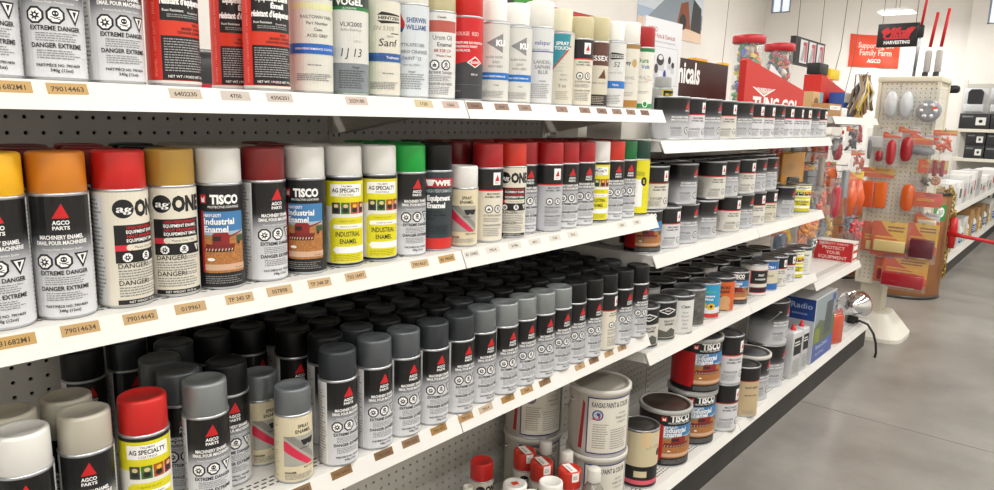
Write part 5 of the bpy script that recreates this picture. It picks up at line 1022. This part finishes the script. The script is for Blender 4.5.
# ================================================================== CHROME LAMP, AMBER LENS, BAG ON THE BASE DECK
t = thing('amber_lens', 'orange-red lamp lens block beside the blue carton', 'lamp lens', (13.3, 153.4, Z0), math.radians(-20)); MB().rbox(-1.6, 1.6, -2.6, 2.6, 0, 6.2, M('#c4431f', .2, 0, 'amber_plastic', coat=.6), .4).build('lens', t); MB().rbox(-2.0, -1.5, -2.3, 2.3, 0, 5.6, M('#7a2418', .4), .1).build('backplate', t)
bag((12.4, 161.0, Z0+8.2), math.radians(-20), 6.6, 8.0, [('bits', 0, 5.2, 4, 4, .9, '#b5222c')], 'crumpled clear bag with red parts behind the amber lens', None, 'loose parts on the base deck', bulge=1.6, seed=77)
t = thing('chrome_lamp', 'chrome tractor work lamp with black cable on the deck end', 'lamp', (12.8, 173.5, Z0), math.radians(48))
CH = M('#e2e4e6', .08, 1.0, 'chrome')
mb = MB().lathe([(0, -2.6), (1.4, -2.5), (2.6, -1.6), (3.2, -.2), (3.3, 1.2), (3.0, 1.5)], CH, 28); mb.v = [(z*1.3+.2, y*1.15, x*.95+4.4) for x, y, z in mb.v]; mb.build('chrome_shell', t)
mb = MB().lathe([(3.05, 1.3), (2.9, 1.7), (1.5, 2.2), (0, 2.4)], M('#a31f26', .15, 0, 'red_lens', coat=.6), 24); mb.v = [(z*1.3+.2, y*1.15, x*.95+4.4) for x, y, z in mb.v]; mb.build('red_lens', t)
MB().rbox(-1.2, 1.2, -.9, .9, 0, 1.8, BLACK, .2).build('foot', t)
g2 = t.matrix_basis.inverted() if False else None
c_, s_ = math.cos(math.radians(-48)), math.sin(math.radians(-48))
def loc(x, y, z): dx, dy = x-12.8, y-173.5; return (dx*c_-dy*s_, dx*s_+dy*c_, z-Z0)
MB().tube([loc(*q) for q in ((13.6, 171, 6.9), (15.0, 171, 7.7), (16.8, 171, 7.2), (18.2, 170.8, 5.4), (19.0, 170.4, 3.4), (19.3, 170.2, 1.4), (19.2, 170.0, .3))], .26, BLACK, 8).build('cable', t)
t = thing('wire_bundle', 'tangle of black leads behind the chrome lamp', 'cable', (9.0, 166.0, Z0)); mb = MB(); rnd = random.Random(3)
for i in range(5):
    mb.tube([(rnd.uniform(-2, 2), rnd.uniform(-3, 3), .4+q*rnd.uniform(.6, 1.4)) for q in range(7)], .22, BLACK, 6)
mb.build('leads', t)

# ================================================================== FIBRE DRUMS, CHAINS, BINDER
FIB = M('#8f5f38', .75, 0, 'fibre_drum', noise=.12, nscale=5)
def drum(X, Y, r, h, lb):
    t = thing('fibre_drum', lb, 'drum', (X, Y, 0), 0, 'brown fibre drums')
    MB().lathe([(0, .3), (r-.1, .3), (r, .5), (r, h), (r-.5, h), (r-.5, 2), (0, 2)], FIB, 48).build('drum_wall', t)
    ring = M('#55534f', .35, .8)
    for z in (0, h-.8): MB().lathe([(r+.02, z), (r+.22, z+.1), (r+.22, z+.9), (r+.02, z+1.0), (r-.4, z+1.0), (r-.4, z)], ring, 48).build('steel_ring', t)
    a = Art(); a.rect(-2.3, 2.3, h-8.0, h-3.4, M('#1f9a4a', .5)).ell(0, h-5.6, 1.5, 1.5, WHT, 16).text('65', 0, h-6.2, 1.3, M('#1f9a4a', .5), .03); 
    return t, a
t, a = drum(8.8, 247.5, 10.4, 32.0, 'brown fibre drum draped with brass chain, green sticker near rim')
ob = MB().art(a, wrap(10.4), .6).build('green_sticker', t); ob.rotation_euler.z = math.radians(-31)
a = Art(); a.rect(-.8, .8, 2, 8, WHT); ob = MB().art(a, wrap(10.4), .6).build('white_sticker', t); ob.rotation_euler.z = math.radians(-118)
drum(-15.5, 262.0, 10.4, 32.0, 'brown fibre drum half hidden behind the pegboard tower')
BR = M('#b39a4a', .3, .9, 'brass_plate')
def chain(pts, lb):
    t = thing('chain', lb, 'chain', pts[0], 0, 'brass chains over the drum rim'); o = Vector(pts[0]); mb = MB(); P = [Vector(p)-o for p in pts]
    L = sum((b-a).length for a, b in zip(P, P[1:])); n = int(L/1.25)
    def pt(s):
        for a, b in zip(P, P[1:]):
            l = (b-a).length
            if s <= l: return a+(b-a)*(s/l), (b-a).normalized()
            s -= l
        return P[-1], (P[-1]-P[-2]).normalized()
    for i in range(n):
        c, d = pt(i*1.25+.6); sd = d.cross(Vector((.6, .8, .1))).normalized()
        if i % 2: sd = d.cross(sd).normalized()
        mb.tube([c+d*.95*math.cos(q)+sd*.55*math.sin(q) for q in [2*math.pi*j/10 for j in range(11)]], .19, BR, 6, caps=False)
    ob = mb.build('links', t)
rim = lambda ang, rr, z: (8.8+rr*math.cos(math.radians(ang)), 247.5+rr*math.sin(math.radians(ang)), z)
chain([rim(-55, 8.5, 31.5), rim(-55, 10.4, 33.4), rim(-55, 11.2, 31.5), rim(-54, 11.2, 13.5)], 'brass chain hanging down the drum front, left of green sticker')
chain([rim(-12, 8.4, 31.5), rim(-12, 10.4, 33.6), rim(-11, 11.4, 31.5), rim(-10, 11.4, 6.0)], 'brass chain hanging down the drum right side with red binder')
chain([rim(-55, 9.2, 32.6), rim(-42, 9.8, 33.4), rim(-34, 10, 33.6), rim(-20, 9.4, 33.0)], 'brass chain coiled along the drum rim')
b0 = Vector(rim(-14, 12.6, 22)); t = thing('load_binder', 'red lever chain binder hanging on the drum, handle pointing right', 'tool', b0); RB2 = M('#c01f26', .35)
MB().tube([(0, 0, 3), (.1, 0, 0), (0, 0, -6)], [.9, 1.1, .9], RB2, 10).build('barrel', t)
MB().tube([(-1.0, 0, -1.6), (3, -2, -1.9), (13, -6, -2.4), (22, -9, -2.8)], [.8, .55, .5, .55], RB2, 8).build('lever_handle', t); MB().tube([(0, 0, 3), (0, 0, 5.4)], .35, BR, 8).build('hook_end', t)

# ================================================================== LOW GONDOLA BEYOND THE DRUM
FY0, FY1 = 282.0, 440.0; FL = FY1-FY0
fg = thing('low_gondola', 'low white gondola shelving beyond the brown drum', 'shelving', (0, FY0, 0))
MB().box(-.8, .1, 0, FL, 0, 30, PEG).build('back_panel', fg)
for y in (0, FL/4, FL/2, FL*.75, FL): MB().box(-.9, .2, y-.7, y+.7, 0, 30.5, M('#d2cdc2', .45)).build('upright', fg)
sd = tag(shelf_mb(FL, slots=False).build('metal_shelf', None, (0, FY0, 23.4)), 'long white shelf stacked with white cartons beyond the drum', 'shelf')
bd = tag(shelf_mb(FL, 1.15, slots=False).build('base_deck', None, (0, FY0, 6.3)), 'long white base deck with brown cartons and bottles beyond the drum', 'shelf'); MB().box(14.6, 14.95, 0, FL, -6.3, -.25, MATS['black_kick']).build('kick_plate', bd)
rnd = random.Random(12); y = FY0+1; i = 0
while y < FY1-14:
    w_ = rnd.uniform(6, 13); h_ = rnd.uniform(4.5, 11); d_ = rnd.uniform(6, 11); c_ = ('#d6d6d4', '#c9cac9', '#dfdedb', '#b7b9ba')[i % 4]
    t = thing('carton', '%s white carton on the long shelf beyond the drum' % nth(i), 'box', (14.2, y, 23.4), 0, 'white cartons beyond the drum'); MB().rbox(-d_, 0, 0, w_, 0, h_, M(c_, .5), .08).build('box', t)
    a = Art(); a.rect(w_*.15, w_*.6, h_*.3, h_*.7, M(('#b82a2c', '#8d9094', '#3a3c40')[i % 3], .5)); MB().art(a, face_x(0)).build('print', t); y += w_+rnd.uniform(.3, 2); i += 1
y = FY0+2; i = 0
while y < FY1-14:
    k = i % 5; nmn = nth(i)
    if k in (0, 1, 3):
        t = thing('bottle', '%s plastic bottle on the base deck beyond the drum' % nmn, 'bottle', (12.6, y+1.5, Z0), 0, 'bottles beyond the drum'); MB().lathe([(0, 0), (1.7, 0), (1.8, .3), (1.8, 5.6), (1.2, 6.8), (.6, 7.2), (.6, 7.8)], M('#d2d4d2', .4), 18).build('body', t)
        a = Art(); a.rect(-1.6, 1.6, 1.2, 4.8, M(('#2a52a8', '#2c8a8f', '#2a52a8', '#c9a92a')[k], .5)).fine(-1.3, 1.3, 2.0, 4.2, 3, WHT, .4, 2); MB().art(a, wrap(1.8), .3).build('label', t); MB().lathe([(.75, 7.2), (.75, 8.4), (0, 8.4)], M(('#c9b82a', '#d8d8d4', '#2a2a2a', '#d8d8d4')[k], .5), 14).build('cap', t); y += 4.2
    else:
        w_ = rnd.uniform(9, 15); t = thing('carton', '%s item, a large carton, on the base deck beyond the drum' % nmn, 'box', (14, y, Z0), 0, 'cartons beyond the drum'); MB().rbox(-9, 0, 0, w_, 0, rnd.uniform(8, 13), (CARDB, M('#cfcfcb', .5), M('#8d6f4a', .7))[i % 3], .08).build('box', t); MB().box(.001, .02, w_*.4, w_*.6, 0, 7.9, M('#c2a372', .5)).build('tape', t); y += w_+1
    i += 1
# far end display of black boxes
fx = thing('display_rack', 'white upright rack frame behind black boxes at the shop back', 'shelving', (-9, 441, 0))
for x in (0, 29, 58): MB().box(x-.8, x+.8, 14.1, 16, 0, 76, M('#cfccc4', .5)).build('upright', fx)
MB().box(0, 58, 14.2, 14.8, 0, 74, M('#b9b6ae', .6)).build('back_panel', fx)
for z, n_ in ((12, 'lowest'), (35.6, 'middle'), (50.6, 'upper')): tag(MB().box(0, 58, 0, 14, -1.6, 0, M('#d8d4c6', .5)).build('rack_shelf', None, (-9, 441, z)), n_+' white shelf of the back rack of black boxes', 'shelf')
BB = M('#232427', .45)
for r_, (z, hh, n, w_) in enumerate(((35.6, 6.4, 6, 8.6), (42.1, 6.4, 6, 8.6), (50.6, 7.8, 4, 13.2), (12, 9, 5, 10))):
    for i in range(n):
        x0 = -8+i*(w_+.4)+(4 if r_ < 2 else 0); t = thing('black_box', '%s black box, %s layer of the back rack' % (nth(i), ('lower shelf', 'second', 'top shelf', 'bottom')[r_]), 'box', (x0, 442, z), 0, 'black boxes on the back rack')
        MB().rbox(0, w_, 0, 10, 0, hh, BB if r_ < 3 else M('#5d6058', .6), .08).build('box', t); a = Art(); a.rect(w_*.55, w_*.88, hh*.25, hh*.75, M('#d8d8d4', .5)).ell(w_*.71, hh*.5, w_*.07, hh*.11, INK, 10).rect(w_*.08, w_*.45, hh*.75, hh*.85, M('#77797c', .5)); MB().art(a, face_y(0)).build('print', t)
for i in range(5):
    x0 = -7.6+i*11.4; t = thing('blister_pack', '%s clear blister pack with black tool, top of the back rack' % nth(i), 'pack', (x0, 444, 58.6), 0, 'clear packs on the back rack')
    MB().rbox(0, 10.4, 0, .5, 0, 12.6, M('#c2c4c6', .3), .2).build('backing', t); MB().prism([(2, 4.8), (8.4, 4.8), (8.6, 10.6), (7.4, 12), (3.2, 12), (2, 10.6)], 'y', -2.4, 0, M('#1e1f22', .4)).build('tool', t); MB().rbox(1, 9.4, -3, 0, .8, 4.4, film_mat('blister', '#eef0f2', .5), .3).build('blister', t)

# ================================================================== POLE TOOLS
def pole(px, ptop, Y, z1, lb, style):
    Pn = ony(px, ptop, Y); t = thing('pole_tool', lb, 'tool', (Pn.x, Y, 0), 0, 'pole tools standing behind the tower')
    d = (-1.4, 0, 0)
    if style == 0:
        MB().tube([(-1.6, 0, 0), (-.4, 0, 70)], .5, M('#77797c', .35, .8), 10).build('lower_tube', t); MB().tube([(-.4, 0, 70), (0, 0, 82)], .5, M('#b9bcc0', .3, .8), 10).build('coupling', t); MB().rbox(-1.0, .9, -.7, .7, 80, 84, BLACK, .3).build('handle', t); MB().tube([(0, 0, 84), (.9, 0, z1)], .42, RED, 10).build('upper_tube', t)
    else:
        MB().tube([(-1.2, 0, 0), (-.4, 0, 66)], .55, M('#3a3b3e', .4), 10).build('lower_tube', t); MB().rbox(-1.1, .6, -.8, .8, 63, 69, M('#26272a', .4), .4).build('grip', t); MB().rbox(-.9, 1.0, -.9, .9, 68.8, 76, M('#b9b5b2', .35), .5).build('gear_head', t); MB().tube([(.2, 0, 77), (1.2, 0, z1)], .5, RED, 10).build('upper_tube', t)
pole(921, 30, 276, 96, 'tallest pole tool with red upper tube behind the tower', 0); pole(931, 35, 278, 88, 'middle pole tool with grey head and red tube', 1); pole(942, 35, 278, 89, 'rightmost pole tool with grey head and red tube', 1)
Pn = ony(913, 78, 270); t = thing('power_head', 'grey and black power head standing by the pole tools', 'tool', (Pn.x-.5, 270, 0)); MB().lathe([(3, 0), (3, .5), (.8, 1), (.8, 60)], M('#55575b', .4), 20).build('stand', t); MB().rbox(-4, 3.4, -2.5, 2.5, 60, 66, M('#8d9094', .35), 1.2).build('housing', t); MB().rbox(2.5, 6.5, -1.2, 1.2, 60, 62.4, BLACK, .5).build('guard', t)
t = thing('power_head', 'black blade guard lying beside the rightmost pole tool', 'tool', (10.6, 266, 0)); MB().lathe([(3, 0), (3, .5), (.6, 1), (.6, 62)], M('#55575b', .4), 20).build('stand', t); MB().rbox(-3.6, 4.2, -1.5, 1.5, 61.6, 64, BLACK, .8).build('guard', t)

# ================================================================== HANGING SIGNS, BANNER, POSTERS
CAB = M('#6a655d', .6)
t = thing('hanging_sign', 'black hanging sign with red script and white lettering', 'sign', (-18.2, 330, 87), 0)
MB().rbox(-7.4, 7.4, 0, 1.6, -4.6, 4.6, BLACK, .15).build('panel', t); pan = t.children[0] if t.children else [o for o in COL.objects if o.parent == t][0]; a = Art(); RL = M('#d3222c', .4)
a.text('Mikal', -.4, -.6, 3.6, RL, .05, w=9.6, sh=.25).poly([(-6, 1.6), (-4.6, 2.8), (-2.6, 1.9), (-3.4, .4), (-5, .2)], RL).poly([(3.2, 2.6), (6.4, 2.9), (4.8, .6), (3.0, .0)], RL).rect(-4.6, 4.2, -1.5, -.9, RL).text('HARVESTING', 0, -3.4, 1.3, WHT, .04, w=9.4); MB().art(a, face_y(0)).build('lettering', pan)
for s_ in (-1, 1): MB().tube([(s_*6, .8, 4.6), (s_*6, .8, CEIL-87)], .12, CAB, 6).build('cable', t)
t = thing('light_box', 'black framed hanging display with three white picture panels', 'sign', (-20, 216, 71.8), 0)
MB().box(-1.6, -.1, 0, 28, -3.9, 3.9, BLACK).build('case', t); a = Art()
for i in range(3):
    u = 4.2+i*7.9; a.rect(u, u+6.6, -3.3, 3.3, M('#dfe0e2', .5)).poly([(u+1, -2.6), (u+3.4, -2.8), (u+5.2, 1.6), (u+3.2, 2.4)], M('#a9adb0', .5)).rect(u+4.4, u+6.2, -2.8, 2.8, M('#c9666e', .5)).ell(u+3.6, 2.2, 1.2, .6, M('#b84a55', .5), 10)
MB().art(a, face_x(0)).build('panels', t)
for y in (3, 25): MB().tube([(-.8, y, 3.9), (-.8, y, CEIL-71.8)], .1, CAB, 6).build('cable', t)
t = thing('banner', 'orange-red cloth banner with white lettering on the back wall', 'banner', (-59, WB-.6, 93.6)); mb = MB(); vs = []; fs = []
nx, nz = 24, 14; bmcol = M('#d9472a', .6)
def ban(u, v): return (u-.2*v*.1, -.35-.25*math.sin(u*.55+v*.2)-.2*math.sin(v*.7), v-.075*u+(1.4*(u/14)**2 if v > 0 else -.4*(u/14)**2)*.5)
for j in range(nz+1):
    for i in range(nx+1): vs.append(ban(-13.5+27*i/nx, -9+18*j/nz))
for j in range(nz):
    for i in range(nx): b = j*(nx+1)+i; fs.append((b, b+1, b+nx+2, b+nx+1))
clo = mb.add(vs, fs, bmcol, True).build('cloth', t); a = Art(); PW = M('#f0cfc4', .5); a.text('Supporting the', 1, 1.6, 3.2, PW, .02, w=19).text('Family Farm', 1, -2.4, 3.4, PW, .02, w=17).text('AGCO', .5, -6.6, 2.2, WHT, .03, w=7.4)
MB().art(a, lambda u, v, z: (lambda q: (q[0], q[1]-.12-z, q[2]))(ban(u, v)), 1.2).build('lettering', clo)
t = thing('wall_poster', 'blue mountain poster with machinery on the left wall', 'poster', (WL+.3, 308, 92)); MB().box(-.2, 0, 0, 70, 0, 46, M('#a9bcd2', .5)).build('sheet', t)
a = Art(); a.rect(0, 70, 26, 46, M('#5f86b5', .5)).poly([(0, 12), (0, 30), (14, 26), (28, 34), (44, 24), (70, 36), (70, 10)], M('#cfd8e2', .5)).poly([(10, 8), (30, 20), (58, 22), (70, 14), (70, 6), (10, 6)], M('#8d99a5', .5)).rect(0, 70, 0, 7, M('#e6cbb4', .5)).poly([(40, 6), (44, 18), (52, 20), (56, 6)], M('#8a4a2a', .5)).poly([(56, 6), (58, 22), (68, 18), (69, 5)], M('#3b3c40', .5)).text('Challenger', 44, 38, 5, M('#b9cbe2', .5), .02, w=40).ell(47, 9, 4, 4, M('#26272a', .5), 14); MB().art(a, face_x(0)).build('print', t)
t = thing('display_poster', 'black and red printed board behind the top shelf cans', 'poster', (-8, 70.4, 48.75)); pw = y_at(603, -8, 60)-70.4
MB().box(-.5, 0, 0, pw, 0, 16.85, M('#262626', .5)).build('board', t); a = Art(); a.poly([(pw*.35, 16.8), (pw, 16.8), (pw, 13.4), (pw*.6, 14.8)], M('#b8262c', .5)).ell(pw*.2, 16.2, 2.4, 1.2, M('#3b8a35', .5), 12).text('AUTOBODY FINISH', pw*.45, 13.4, 2.0, WHT, .03, w=pw*.7).text('only!', pw*.88, 11.9, 1.2, M('#d8c21d', .5), .02); MB().art(a, face_x(0)).build('print', t)
# cable drops hanging from the ceiling
for i, (px, py, Y) in enumerate(((724, 40, 330), (858, 20, 300), (843, 30, 250))):
    Pn = ony(px, py, Y); t = thing('hanging_cable', ('thin dark wire hanging by the left wall', 'thin dark wire hanging over the banner', 'slanting thin wire left of the banner')[i], 'cable', (Pn.x, Y, CEIL)); MB().tube([(3 if i else 0, 0, 0), (1, 0, -40), (0, 0, -75), (-3 if i else .5, 0, -96)], .13, CAB, 6).build('wire', t)
# dark round thing seen through the gap in the top row
Pn = onx(205, 60, -7); t = thing('helmet_case', 'dark rounded case with a red stripe behind the top shelf gap', 'case', (-7, Pn.y, 47.0)); MB().rbox(-3, 3, -3.4, 3.4, 0, 8.6, M('#232427', .4), 1.4).build('case', t); MB().box(2.95, 3.05, -2.6, 2.6, 5.4, 5.8, M('#b8283c', .4)).build('stripe', t); MB().lathe([(.9, 0), (.7, .9), (0, 1.5)], M('#b9bcc0', .3, .8), 14, (3.6, -.5, .3)).build('knob', t)
